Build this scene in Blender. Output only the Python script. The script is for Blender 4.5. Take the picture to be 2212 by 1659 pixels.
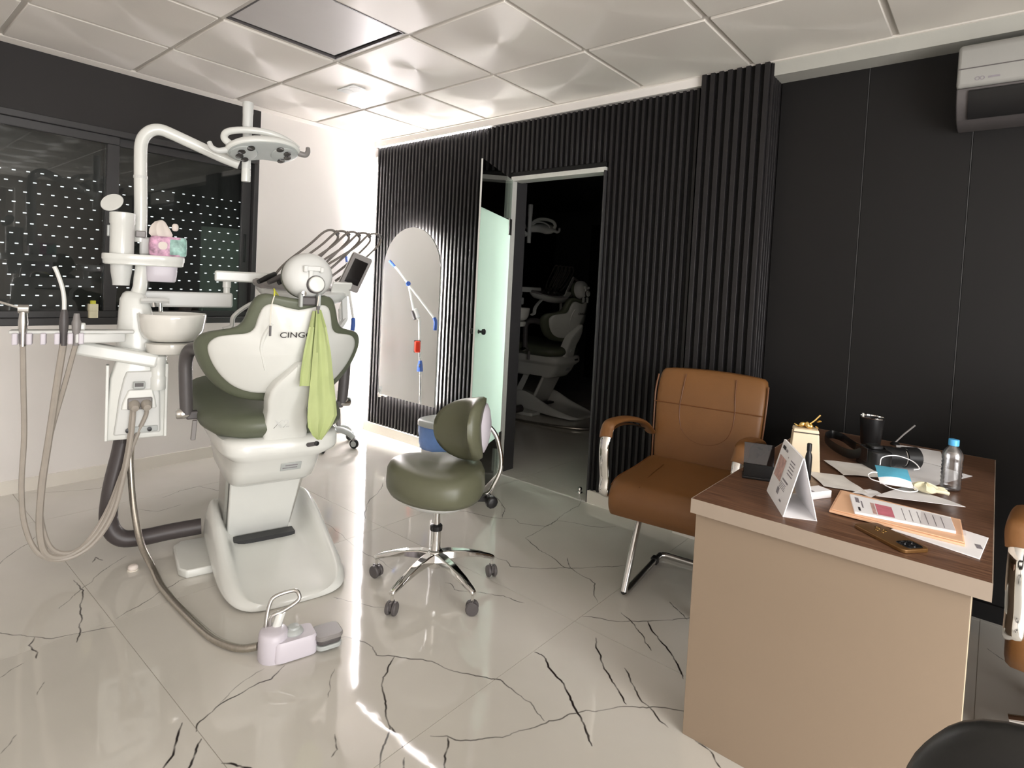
import bpy, bmesh, math, random
import numpy as np
from mathutils import Vector, Matrix, Euler

for o in list(bpy.data.objects):
    bpy.data.objects.remove(o)
scene = bpy.context.scene
COL = scene.collection
R = math.radians
random.seed(7)

# ------------------------------------------------------------------ camera, light, exposure
RX = Vector((0.76382965, 0.64346064, 0.05022616))
UP = Vector((-0.06253627, -0.00366837, 0.99803595))
FW = Vector((-0.6423811, 0.76547041, -0.03743762))
CAM = Vector((4.10969277, -2.99712796, 1.27997439))
cd = bpy.data.cameras.new('camera')
cam = bpy.data.objects.new('camera', cd); COL.objects.link(cam)
cam.matrix_world = Matrix(((RX.x, UP.x, -FW.x, CAM.x), (RX.y, UP.y, -FW.y, CAM.y), (RX.z, UP.z, -FW.z, CAM.z), (0, 0, 0, 1)))
cd.sensor_fit = 'HORIZONTAL'; cd.sensor_width = 36
cd.lens = 1251.03 * 36 / 2212
cd.shift_y = -0.0735621
cd.clip_start = 0.02; cd.clip_end = 60
scene.camera = cam

w = bpy.data.worlds.new('night_outside'); scene.world = w; w.use_nodes = True
w.node_tree.nodes['Background'].inputs[0].default_value = (0.93, 0.97, 1.0, 1)
w.node_tree.nodes['Background'].inputs[1].default_value = 1.15     # lit street outside, seen only through the shutter slots

def area(name, loc, size, rot, power, col, spread=180):
    d = bpy.data.lights.new(name, 'AREA'); d.shape = 'RECTANGLE'; d.size, d.size_y = size
    d.energy = power; d.color = col; d.spread = R(spread)
    o = bpy.data.objects.new(name, d); COL.objects.link(o); o.location = loc; o.rotation_euler = rot
    return o
# area light for light falling from the right; unseen, widened to fill the ceiling
area('unseen_right_light', (6.45, -3.05, 1.15), (2.8, 2.1), (R(90), 0, R(90)), 128, (1.0, 0.99, 0.985))
scene.view_settings.view_transform = 'Standard'
scene.view_settings.look = 'None'
scene.view_settings.gamma = 1
scene.view_settings.use_curve_mapping = False
scene.view_settings.exposure = 0.74

# ------------------------------------------------------------------ materials
def lin(c):
    return tuple(((v / 255) / 12.92 if v / 255 <= .04045 else ((v / 255 + .055) / 1.055) ** 2.4) for v in c)
MATS = {}
def mat(name, col, rough=.5, metal=0., coat=0., var=0., vscale=8., bump=0., bscale=60., emit=None, estr=0., spec=.5, trans=0., ior=1.45):
    m = bpy.data.materials.new(name); m.use_nodes = True
    nt = m.node_tree; b = nt.nodes['Principled BSDF']
    c = (*col, 1)
    b.inputs['Base Color'].default_value = c
    b.inputs['Roughness'].default_value = rough
    b.inputs['Metallic'].default_value = metal
    b.inputs['Coat Weight'].default_value = coat
    b.inputs['Coat Roughness'].default_value = .05
    b.inputs['Specular IOR Level'].default_value = spec
    b.inputs['Transmission Weight'].default_value = trans
    b.inputs['IOR'].default_value = ior
    if emit:
        b.inputs['Emission Color'].default_value = (*emit, 1); b.inputs['Emission Strength'].default_value = estr
    if var or bump:
        tc = nt.nodes.new('ShaderNodeTexCoord')
    if var:
        n = nt.nodes.new('ShaderNodeTexNoise'); n.inputs['Scale'].default_value = vscale; n.inputs['Detail'].default_value = 4
        nt.links.new(tc.outputs['Object'], n.inputs['Vector'])
        r = nt.nodes.new('ShaderNodeValToRGB')
        r.color_ramp.elements[0].position = .3; r.color_ramp.elements[1].position = .7
        r.color_ramp.elements[0].color = (*[v * (1 - var) for v in col], 1)
        r.color_ramp.elements[1].color = (*[min(1, v * (1 + var)) for v in col], 1)
        nt.links.new(n.outputs['Fac'], r.inputs['Fac']); nt.links.new(r.outputs['Color'], b.inputs['Base Color'])
    if bump:
        n = nt.nodes.new('ShaderNodeTexNoise'); n.inputs['Scale'].default_value = bscale; n.inputs['Detail'].default_value = 3
        nt.links.new(tc.outputs['Object'], n.inputs['Vector'])
        bp = nt.nodes.new('ShaderNodeBump'); bp.inputs['Strength'].default_value = bump; bp.inputs['Distance'].default_value = .004
        nt.links.new(n.outputs['Fac'], bp.inputs['Height']); nt.links.new(bp.outputs['Normal'], b.inputs['Normal'])
    MATS[name] = m
    return m

WHITE_WALL = mat('white_wall_paint', lin((224, 219, 215)), .75, var=.015, vscale=2, bump=.04, bscale=120)
DARK_WALL = mat('charcoal_wall_paint', lin((45, 43, 43)), .6, var=.06, vscale=3, spec=.3)
BLACK_PANEL = mat('black_laminate_panel', lin((21, 20, 20)), .55, var=.05, vscale=3, spec=.3)
SLAT = mat('black_slat_lacquer', lin((31, 29, 30)), .45, var=.05, vscale=5, spec=.4)
SLAT_BACK = mat('black_felt_backing', lin((10, 9, 9)), .9, var=.1)
BASEB = mat('white_skirting', lin((222, 216, 206)), .25, var=.02)
TBAR = mat('white_ceiling_grid_metal', lin((186, 180, 172)), .4, var=.02)
PLASTER = mat('white_ceiling_plaster', lin((228, 222, 214)), .75, var=.015)
PANEL_OFF = mat('unlit_grey_diffuser', lin((186, 182, 180)), .35, var=.015)
WHITE = mat('white_gloss_plastic', lin((222, 223, 218)), .22, coat=.25, var=.012)
WHITE2 = mat('white_satin_plastic', lin((211, 212, 209)), .38, var=.012)
CERAMIC = mat('white_glazed_ceramic', lin((228, 226, 219)), .08, coat=.4, var=.01)
OLIVE = mat('olive_green_leather', lin((94, 99, 82)), .4, var=.05, vscale=10, bump=.06, bscale=260)
OLIVE2 = mat('stool_olive_green_leather', lin((96, 97, 78)), .34, var=.04, vscale=10, bump=.06, bscale=260)
DGREY = mat('dark_grey_plastic', lin((84, 80, 80)), .42, var=.04)
MGREY = mat('mid_grey_plastic', lin((134, 130, 128)), .4, var=.03)
LGREY = mat('light_grey_plastic', lin((176, 180, 178)), .3, var=.02)
LILAC = mat('lilac_white_plastic', lin((206, 200, 208)), .35, var=.015)
CHROME = mat('chrome', (.78, .77, .75), .08, 1., var=.02)
BRUSHED = mat('brushed_steel', (.6, .59, .57), .26, 1., var=.03, vscale=30)
BLACK = mat('black_plastic', lin((24, 24, 25)), .35, var=.08)
LENS = mat('dark_lens_glass', lin((14, 14, 16)), .06, coat=.6, var=.05)
SCREEN = mat('dark_screen_glass', lin((22, 20, 22)), .1, coat=.3, var=.05)
HOSE = mat('warm_grey_hose', lin((164, 156, 146)), .45, var=.05, vscale=20)
HOSE_D = mat('dark_grey_tube', lin((72, 66, 66)), .4, var=.05)
METALHOSE = mat('ribbed_metal_hose', (.46, .43, .38), .3, 1., var=.1, vscale=120)
BIB = mat('light_green_bib_paper', lin((178, 190, 132)), .75, var=.04, vscale=14, bump=.12, bscale=22)
YELLOW = mat('yellow_plastic', lin((214, 214, 70)), .4, var=.03)
TAN = mat('tan_laminate', lin((146, 128, 109)), .5, var=.02, vscale=2)
TANEDGE = mat('pale_tan_edging', lin((162, 147, 132)), .45, var=.02)
BROWN_L = mat('cognac_brown_leather', lin((118, 79, 42)), .44, var=.06, vscale=6, bump=.08, bscale=200)
PIPING = mat('dark_brown_piping', lin((104, 62, 26)), .45, var=.05)
BLACK_L = mat('black_leather', lin((30, 30, 29)), .45, var=.08, bump=.06, bscale=200)
ALU = mat('brushed_aluminium_frame', lin((206, 206, 200)), .35, .1, var=.03, vscale=40)
FRAME = mat('anthracite_window_frame', lin((56, 55, 56)), .4, var=.05)
SHUT = mat('dark_shutter_slat', lin((30, 30, 30)), .5, var=.08)
MIRROR = mat('mirror_silver', (.9, .91, .9), .0, 1., var=.004)
PAPER = mat('white_paper', lin((243, 241, 242)), .7, var=.02, vscale=12)
PAPER_G = mat('thin_grey_white_paper', lin((222, 218, 213)), .75, var=.05, vscale=20, bump=.2, bscale=25)
INK = mat('grey_print_ink', lin((132, 126, 132)), .7, var=.1, vscale=60)
INK_D = mat('dark_print_ink', lin((50, 46, 48)), .7, var=.1, vscale=60)
INK_P = mat('pink_print', lin((206, 118, 132)), .6, var=.12, vscale=40)
INK_F = mat('faded_photo_print', lin((196, 160, 152)), .6, var=.25, vscale=70)
PEACH = mat('peach_folder_card', lin((232, 186, 150)), .6, var=.03)
CREAM = mat('cream_box_card', lin((222, 206, 178)), .45, var=.02)
GOLD = mat('gold_metal', (.86, .6, .22), .22, 1., var=.1, vscale=60)
BRONZE = mat('bronze_gold_phone_back', lin((118, 84, 46)), .3, .45, var=.03)
BLUE = mat('blue_plastic', lin((58, 92, 168)), .4, var=.03)
BLUEBAG = mat('blue_bin_liner', lin((110, 144, 205)), .35, var=.12, vscale=10, bump=.6, bscale=24)
CAPBLUE = mat('light_blue_cap', lin((84, 172, 226)), .35, var=.03)
RED = mat('red_plastic', lin((206, 52, 26)), .35, var=.06)
MASKB = mat('blue_mask_fabric', lin((84, 162, 188)), .8, var=.06, vscale=30, bump=.3, bscale=50)
GLOVE = mat('cream_latex', lin((226, 220, 190)), .6, var=.05, vscale=30, bump=.5, bscale=60)
PACK_P = mat('magenta_flower_print', lin((196, 152, 176)), .4, var=.5, vscale=45)
PACK_T = mat('teal_flower_print', lin((150, 188, 178)), .4, var=.4, vscale=40)
TISSUE = mat('white_tissue', lin((226, 216, 208)), .85, var=.02, bump=.3, bscale=30)
CABLE = mat('white_cable_plastic', lin((232, 226, 214)), .4, var=.02)
TRIM_SHADED = mat('shaded_white_trim_paint', lin((168, 167, 160)), .6, var=.02)  # white strip over the black panels, its shade mixed into this grey
AC_SHADED = mat('shaded_white_appliance_plastic', lin((146, 145, 141)), .35, var=.02)  # white plastic greyed so the colour carries its low light
WHIP = mat('taupe_grey_tube', lin((112, 106, 100)), .4, var=.04)
SHUT2 = mat('unlit_room_and_joint_grey', lin((64, 64, 64)), .6, var=.05)  # far room's lack of light put into its wall colour; joint strips share it

def glassy(name, tint, gloss_rough=.02, fac=.06, refl=1.0):
    m = bpy.data.materials.new(name); m.use_nodes = True; nt = m.node_tree
    for n in list(nt.nodes): nt.nodes.remove(n)
    out = nt.nodes.new('ShaderNodeOutputMaterial'); mx = nt.nodes.new('ShaderNodeMixShader')
    tr = nt.nodes.new('ShaderNodeBsdfTransparent'); gl = nt.nodes.new('ShaderNodeBsdfGlossy')
    fr = nt.nodes.new('ShaderNodeFresnel'); fr.inputs['IOR'].default_value = 1.5
    mul = nt.nodes.new('ShaderNodeMath'); mul.operation = 'MULTIPLY_ADD'; mul.inputs[1].default_value = refl; mul.inputs[2].default_value = fac - .04
    mul.use_clamp = True
    tr.inputs[0].default_value = (*tint, 1); gl.inputs['Roughness'].default_value = gloss_rough
    nt.links.new(fr.outputs[0], mul.inputs[0]); nt.links.new(mul.outputs[0], mx.inputs[0])
    nt.links.new(tr.outputs[0], mx.inputs[1]); nt.links.new(gl.outputs[0], mx.inputs[2]); nt.links.new(mx.outputs[0], out.inputs[0])
    return m
GLASS = glassy('clear_pane_glass', (.86, .88, .87), fac=.05)
GLASS_D = glassy('clear_door_glass', (.8, .88, .84), fac=.06)
PET = glassy('clear_bottle_plastic', (.97, .98, 1), .22, fac=.22, refl=1.6)
ACRYL = glassy('dark_clear_acrylic', (.35, .35, .38), .05, fac=.05)
FOIL = glassy('clear_plastic_sleeve', (.98, .97, .97), .25, fac=.045, refl=.12)

def frosted(name):
    m = bpy.data.materials.new(name); m.use_nodes = True; nt = m.node_tree
    b = nt.nodes['Principled BSDF']; out = nt.nodes['Material Output']
    b.inputs['Base Color'].default_value = (*lin((196, 226, 208)), 1); b.inputs['Roughness'].default_value = .35
    t = nt.nodes.new('ShaderNodeBsdfTranslucent'); t.inputs[0].default_value = (.86, .98, .92, 1)
    mx = nt.nodes.new('ShaderNodeMixShader'); mx.inputs[0].default_value = .72
    nt.links.new(b.outputs[0], mx.inputs[1]); nt.links.new(t.outputs[0], mx.inputs[2]); nt.links.new(mx.outputs[0], out.inputs[0])
    return m
FROST = frosted('frosted_film_glass')

def emitter(name, col, s):
    return mat(name, col, .5, emit=col, estr=s)
LED = emitter('led_strip_cool_white', (1.0, .945, .97), 78)
LED_T = emitter('top_led_strip_white', (1.0, .95, .95), 42)
LED_M = emitter('mirror_led_warm_white', (1.0, .975, .94), 175)

def wood():
    m = mat('dark_walnut_laminate', lin((92, 62, 46)), .34)
    nt = m.node_tree; b = nt.nodes['Principled BSDF']
    tc = nt.nodes.new('ShaderNodeTexCoord'); mp = nt.nodes.new('ShaderNodeMapping'); mp.inputs['Scale'].default_value = (2.2, 34, 10)
    n = nt.nodes.new('ShaderNodeTexNoise'); n.inputs['Scale'].default_value = 3; n.inputs['Detail'].default_value = 6; n.inputs['Distortion'].default_value = .6
    r = nt.nodes.new('ShaderNodeValToRGB')
    r.color_ramp.elements[0].position = .3; r.color_ramp.elements[1].position = .72
    r.color_ramp.elements[0].color = (*lin((82, 56, 42)), 1); r.color_ramp.elements[1].color = (*lin((128, 94, 72)), 1)
    nt.links.new(tc.outputs['Object'], mp.inputs[0]); nt.links.new(mp.outputs[0], n.inputs[0]); nt.links.new(n.outputs['Fac'], r.inputs[0]); nt.links.new(r.outputs[0], b.inputs['Base Color'])
    return m
WOOD = wood()

def tile_ceiling():
    # satin foil tile with brushed fans that start from the middle of every tile
    m = mat('satin_ceiling_tile', lin((220, 214, 206)), .42)
    nt = m.node_tree; b = nt.nodes['Principled BSDF']
    tc = nt.nodes.new('ShaderNodeTexCoord'); sx = nt.nodes.new('ShaderNodeSeparateXYZ')
    nt.links.new(tc.outputs['Object'], sx.inputs[0])
    at = nt.nodes.new('ShaderNodeMath'); at.operation = 'ARCTAN2'
    nt.links.new(sx.outputs['Y'], at.inputs[0]); nt.links.new(sx.outputs['X'], at.inputs[1])
    cm = nt.nodes.new('ShaderNodeCombineXYZ'); nt.links.new(at.outputs[0], cm.inputs[0])
    n = nt.nodes.new('ShaderNodeTexNoise'); n.inputs['Scale'].default_value = 60; n.inputs['Detail'].default_value = 2
    nt.links.new(cm.outputs[0], n.inputs['Vector'])
    tg = nt.nodes.new('ShaderNodeTangent'); tg.direction_type = 'RADIAL'; tg.axis = 'Z'
    nt.links.new(tg.outputs[0], b.inputs['Tangent'])
    b.inputs['Anisotropic'].default_value = .92; b.inputs['Metallic'].default_value = .08; b.inputs['Roughness'].default_value = .42; b.inputs['Specular IOR Level'].default_value = .8
    bp = nt.nodes.new('ShaderNodeBump'); bp.inputs['Strength'].default_value = .05; bp.inputs['Distance'].default_value = .002
    nt.links.new(n.outputs['Fac'], bp.inputs['Height']); nt.links.new(bp.outputs['Normal'], b.inputs['Normal'])
    return m
CTILE = tile_ceiling()

VEINS = [
(2.2,[(2.373,-1.814),(2.468,-1.761),(2.51,-1.759),(2.556,-1.776),(2.585,-1.749),(2.605,-1.736),(2.714,-1.666),(2.786,-1.656),(2.859,-1.62),(2.942,-1.573),(3.024,-1.585),(3.077,-1.585),(3.11,-1.602),(3.153,-1.617)]),
(2.6,[(2.605,-1.736),(2.662,-1.829),(2.704,-1.864),(2.77,-1.901),(2.803,-1.927),(2.848,-1.946),(2.887,-2.0),(2.939,-2.051)]),
(2.4,[(2.842,-1.942),(2.889,-1.949),(2.93,-1.968)]),
(2.4,[(2.96,-1.986),(2.984,-2.008),(3.011,-2.033)]),
(2.0,[(2.954,-1.888),(2.988,-1.855),(3.016,-1.849),(3.057,-1.81),(3.105,-1.751),(3.122,-1.705),(3.148,-1.659),(3.164,-1.607),(3.187,-1.571),(3.205,-1.525),(3.22,-1.494),(3.27,-1.438),(3.317,-1.378),(3.38,-1.322),(3.436,-1.288),(3.515,-1.26)]),
(2.6,[(2.994,-1.858),(3.034,-1.908),(3.062,-1.934),(3.091,-1.971)]),
(3.6,[(2.934,-1.38),(2.984,-1.383),(3.017,-1.412),(3.078,-1.435),(3.134,-1.468),(3.187,-1.508),(3.308,-1.599)]),
(3.0,[(3.045,-1.154),(3.134,-1.26),(3.19,-1.303),(3.255,-1.351),(3.297,-1.383)]),
(2.6,[(3.207,-1.232),(3.279,-1.295),(3.35,-1.341),(3.406,-1.375),(3.436,-1.382)]),
(2.0,[(2.933,-1.074),(2.99,-1.03),(3.064,-0.989),(3.119,-0.929),(3.221,-0.802),(3.295,-0.696)]),
(2.4,[(3.028,-0.938),(3.086,-0.962),(3.163,-1.015),(3.229,-1.077)]),
(3.2,[(3.133,-0.915),(3.233,-1.004),(3.29,-1.043),(3.336,-1.088),(3.378,-1.143)]),
(2.2,[(3.133,-0.719),(3.186,-0.754),(3.241,-0.791)]),
(1.2,[(2.517,-1.914),(2.568,-1.965),(2.616,-2.001)]),
(1.8,[(2.756,-2.068),(2.807,-2.093),(2.818,-2.118)]),
(1.8,[(1.496,-2.631),(1.546,-2.6),(1.631,-2.544),(1.703,-2.491),(1.719,-2.445),(1.739,-2.395),(1.772,-2.325)]),
(2.4,[(1.655,-2.527),(1.695,-2.55),(1.761,-2.539),(1.794,-2.549)]),
(2.4,[(1.301,-2.338),(1.396,-2.338),(1.482,-2.351),(1.579,-2.381),(1.648,-2.393),(1.733,-2.419),(1.784,-2.439)]),
(1.6,[(1.212,-2.126),(1.285,-2.223),(1.335,-2.277),(1.404,-2.338),(1.505,-2.429)]),
(1.8,[(1.721,-2.306),(1.684,-2.22),(1.621,-2.118),(1.592,-2.048),(1.552,-1.928)]),
(2.4,[(2.388,-2.018),(2.418,-2.078),(2.408,-2.144),(2.414,-2.191),(2.414,-2.23),(2.432,-2.275),(2.447,-2.311),(2.474,-2.325)]),
(1.2,[(2.355,-2.07),(2.377,-2.174),(2.408,-2.232)]),
(3.0,[(2.413,-2.339),(2.478,-2.379),(2.54,-2.431),(2.58,-2.461)]),
(3.0,[(2.511,-2.326),(2.537,-2.35),(2.584,-2.384),(2.622,-2.409)]),
(3.0,[(2.631,-2.323),(2.648,-2.308),(2.698,-2.281),(2.743,-2.265)]),
(1.6,[(0.944,-2.511),(0.824,-2.428),(0.728,-2.354)]),
(2.4,[(1.183,-2.244),(1.139,-2.222),(1.19,-2.208)]),
(1.4,[(1.829,-2.642),(1.794,-2.58)]),
(1.2,[(1.999,-2.585),(1.945,-2.557)]),
(1.2,[(2.195,-2.696),(2.144,-2.656)]),
(1.8,[(1.765,-0.713),(1.868,-0.663),(1.998,-0.622),(2.048,-0.606),(2.135,-0.531),(2.19,-0.557),(2.313,-0.488),(2.307,-0.384),(2.413,-0.326),(2.485,-0.305),(2.535,-0.269),(2.58,-0.203)]),
(2.0,[(1.844,-0.362),(1.999,-0.458),(2.078,-0.574)]),
(1.5,[(2.328,-0.678),(2.313,-0.488),(2.307,-0.384),(2.282,-0.275),(2.271,-0.183),(2.264,-0.082),(2.215,0.013)]),
(2.0,[(2.328,-0.678),(2.425,-0.717),(2.502,-0.74),(2.587,-0.764),(2.65,-0.791),(2.677,-0.776),(2.723,-0.792),(2.788,-0.798),(2.829,-0.815),(2.869,-0.887),(2.92,-0.94)]),
(1.8,[(2.336,-0.941),(2.381,-0.95),(2.421,-0.936),(2.469,-0.965),(2.53,-0.922),(2.578,-0.885),(2.652,-0.795),(2.772,-0.659),(2.841,-0.568)]),
(2.0,[(2.513,-1.237),(2.573,-1.203),(2.614,-1.178),(2.67,-1.172),(2.708,-1.159)]),
(1.8,[(2.366,-1.277),(2.388,-1.266),(2.436,-1.289),(2.472,-1.269),(2.513,-1.237)]),
(1.8,[(2.605,-0.703),(2.655,-0.76),(2.679,-0.78)]),
(2.0,[(1.192,-0.709),(1.314,-0.839),(1.365,-0.925),(1.444,-1.011),(1.514,-1.078),(1.608,-1.143)]),
(1.6,[(0.97,-1.173),(1.151,-1.196),(1.251,-1.291)]),
(1.6,[(0.572,-1.378),(0.674,-1.504),(0.529,-1.549),(0.585,-1.768)]),
(1.4,[(0.067,-1.823),(0.209,-1.966),(0.13,-2.133),(0.045,-2.26)]),
(1.5,[(0.755,-1.734),(0.776,-1.855),(0.681,-1.912)]),
(1.5,[(2.139,-1.674),(2.219,-1.642),(2.34,-1.576)]),
(1.4,[(1.193,-1.354),(1.488,-1.31),(1.88,-1.358),(2.125,-1.361)]),
(1.6,[(4.153,-0.147),(4.231,-0.22),(4.282,-0.206)]),
(2.4,[(3.516,-1.375),(3.559,-1.38),(3.607,-1.42)])]


def vein_image(x0, y0, x1, y1, res=0.0016):
    W, H = int((x1 - x0) / res), int((y1 - y0) / res)
    img = np.zeros((H, W), np.float32)
    rng = np.random.RandomState(3)
    for wd, pts in VEINS:
        P = np.array(pts, float)
        # fractal wobble between the points
        for it in range(4):
            Q = [P[0]]
            for a, b in zip(P[:-1], P[1:]):
                L = np.linalg.norm(b - a)
                if L > .012:
                    nrm = np.array([-(b - a)[1], (b - a)[0]]) / L
                    Q.append((a + b) / 2 + nrm * rng.normal(0, .045) * L)
                Q.append(b)
            P = np.array(Q)
        seg = np.linalg.norm(np.diff(P, axis=0), axis=1); tot = seg.sum(); run = 0
        for a, b, L in zip(P[:-1], P[1:], seg):
            n = max(2, int(L / (res * .5)))
            for t in np.linspace(0, 1, n):
                p = a + (b - a) * t; s = (run + L * t) / max(tot, 1e-6)
                k = .45 + .55 * abs(math.sin(s * 9 + wd * 5)); edge = min(1, s * 12, (1 - s) * 12)
                rad = wd * .00075 * (.5 + .8 * k) * (.35 + .65 * edge)
                ix, iy = (p[0] - x0) / res, (p[1] - y0) / res
                rr = rad / res; q = int(rr + 2)
                xa, xb, ya, yb = max(0, int(ix) - q), min(W, int(ix) + q + 1), max(0, int(iy) - q), min(H, int(iy) + q + 1)
                if xa >= xb or ya >= yb: continue
                yy, xx = np.mgrid[ya:yb, xa:xb]
                d = np.hypot(xx - ix, yy - iy)
                v = np.clip(rr + .7 - d, 0, 1) * min(1, .30 + .26 * wd * k)
                img[ya:yb, xa:xb] = np.maximum(img[ya:yb, xa:xb], v)
            run += L
    im = bpy.data.images.new('floor_vein_pattern', W, H, float_buffer=False)
    im.colorspace_settings.name = 'Non-Color'
    px = np.ones((H, W, 4), np.float32); px[..., 0] = px[..., 1] = px[..., 2] = np.clip(img, 0, 1)
    im.pixels.foreach_set(px.ravel()); im.update(); im.pack()
    return im

def floor_material():
    x0, y0, x1, y1 = -.1, -3.0, 4.5, .3
    m = mat('polished_white_marble_tile', lin((206, 201, 190)), .045)
    nt = m.node_tree; b = nt.nodes['Principled BSDF']
    g = nt.nodes.new('ShaderNodeNewGeometry')
    mp = nt.nodes.new('ShaderNodeMapping'); mp.vector_type = 'TEXTURE'
    mp.inputs['Location'].default_value = (x0, y0, 0); mp.inputs['Scale'].default_value = (x1 - x0, y1 - y0, 1)
    im = nt.nodes.new('ShaderNodeTexImage'); im.image = vein_image(x0, y0, x1, y1); im.extension = 'CLIP'
    nt.links.new(g.outputs['Position'], mp.inputs[0]); nt.links.new(mp.outputs[0], im.inputs[0])
    n = nt.nodes.new('ShaderNodeTexNoise'); n.inputs['Scale'].default_value = 1.3; n.inputs['Detail'].default_value = 5
    nt.links.new(g.outputs['Position'], n.inputs['Vector'])
    r = nt.nodes.new('ShaderNodeValToRGB')
    r.color_ramp.elements[0].position = .3; r.color_ramp.elements[1].position = .7
    r.color_ramp.elements[0].color = (*lin((194, 190, 181)), 1); r.color_ramp.elements[1].color = (*lin((210, 206, 198)), 1)
    nt.links.new(n.outputs['Fac'], r.inputs[0])
    mx = nt.nodes.new('ShaderNodeMixRGB'); mx.inputs[2].default_value = (*lin((44, 38, 36)), 1)
    nt.links.new(im.outputs['Color'], mx.inputs[0]); nt.links.new(r.outputs[0], mx.inputs[1]); nt.links.new(mx.outputs[0], b.inputs['Base Color'])
    n2 = nt.nodes.new('ShaderNodeTexNoise'); n2.inputs['Scale'].default_value = 7; n2.inputs['Detail'].default_value = 2
    nt.links.new(g.outputs['Position'], n2.inputs['Vector'])
    bp = nt.nodes.new('ShaderNodeBump'); bp.inputs['Strength'].default_value = .05; bp.inputs['Distance'].default_value = .01
    nt.links.new(n2.outputs['Fac'], bp.inputs['Height']); nt.links.new(bp.outputs['Normal'], b.inputs['Normal'])
    b.inputs['Specular IOR Level'].default_value = .6
    return m
FLOOR = floor_material()
GROUT = mat('pale_grout', lin((176, 170, 160)), .7, var=.05)

# ------------------------------------------------------------------ mesh helpers
def smooth_path(pts, n=6, closed=False):
    P = [Vector(p) for p in pts]
    if len(P) < 3 or n <= 1: return P
    out = []
    m = len(P)
    rng = range(m if closed else m - 1)
    for i in rng:
        if closed: a, b, c, d = P[(i - 1) % m], P[i], P[(i + 1) % m], P[(i + 2) % m]
        else:
            b, c = P[i], P[i + 1]
            a = P[i - 1] if i > 0 else b * 2 - c
            d = P[i + 2] if i + 2 < m else c * 2 - b
        for k in range(n):
            t = k / n
            out.append(.5 * ((2 * b) + (c - a) * t + (2 * a - 5 * b + 4 * c - d) * t * t + (3 * b - a - 3 * c + d) * t ** 3))
    if not closed: out.append(P[-1])
    return out

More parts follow.
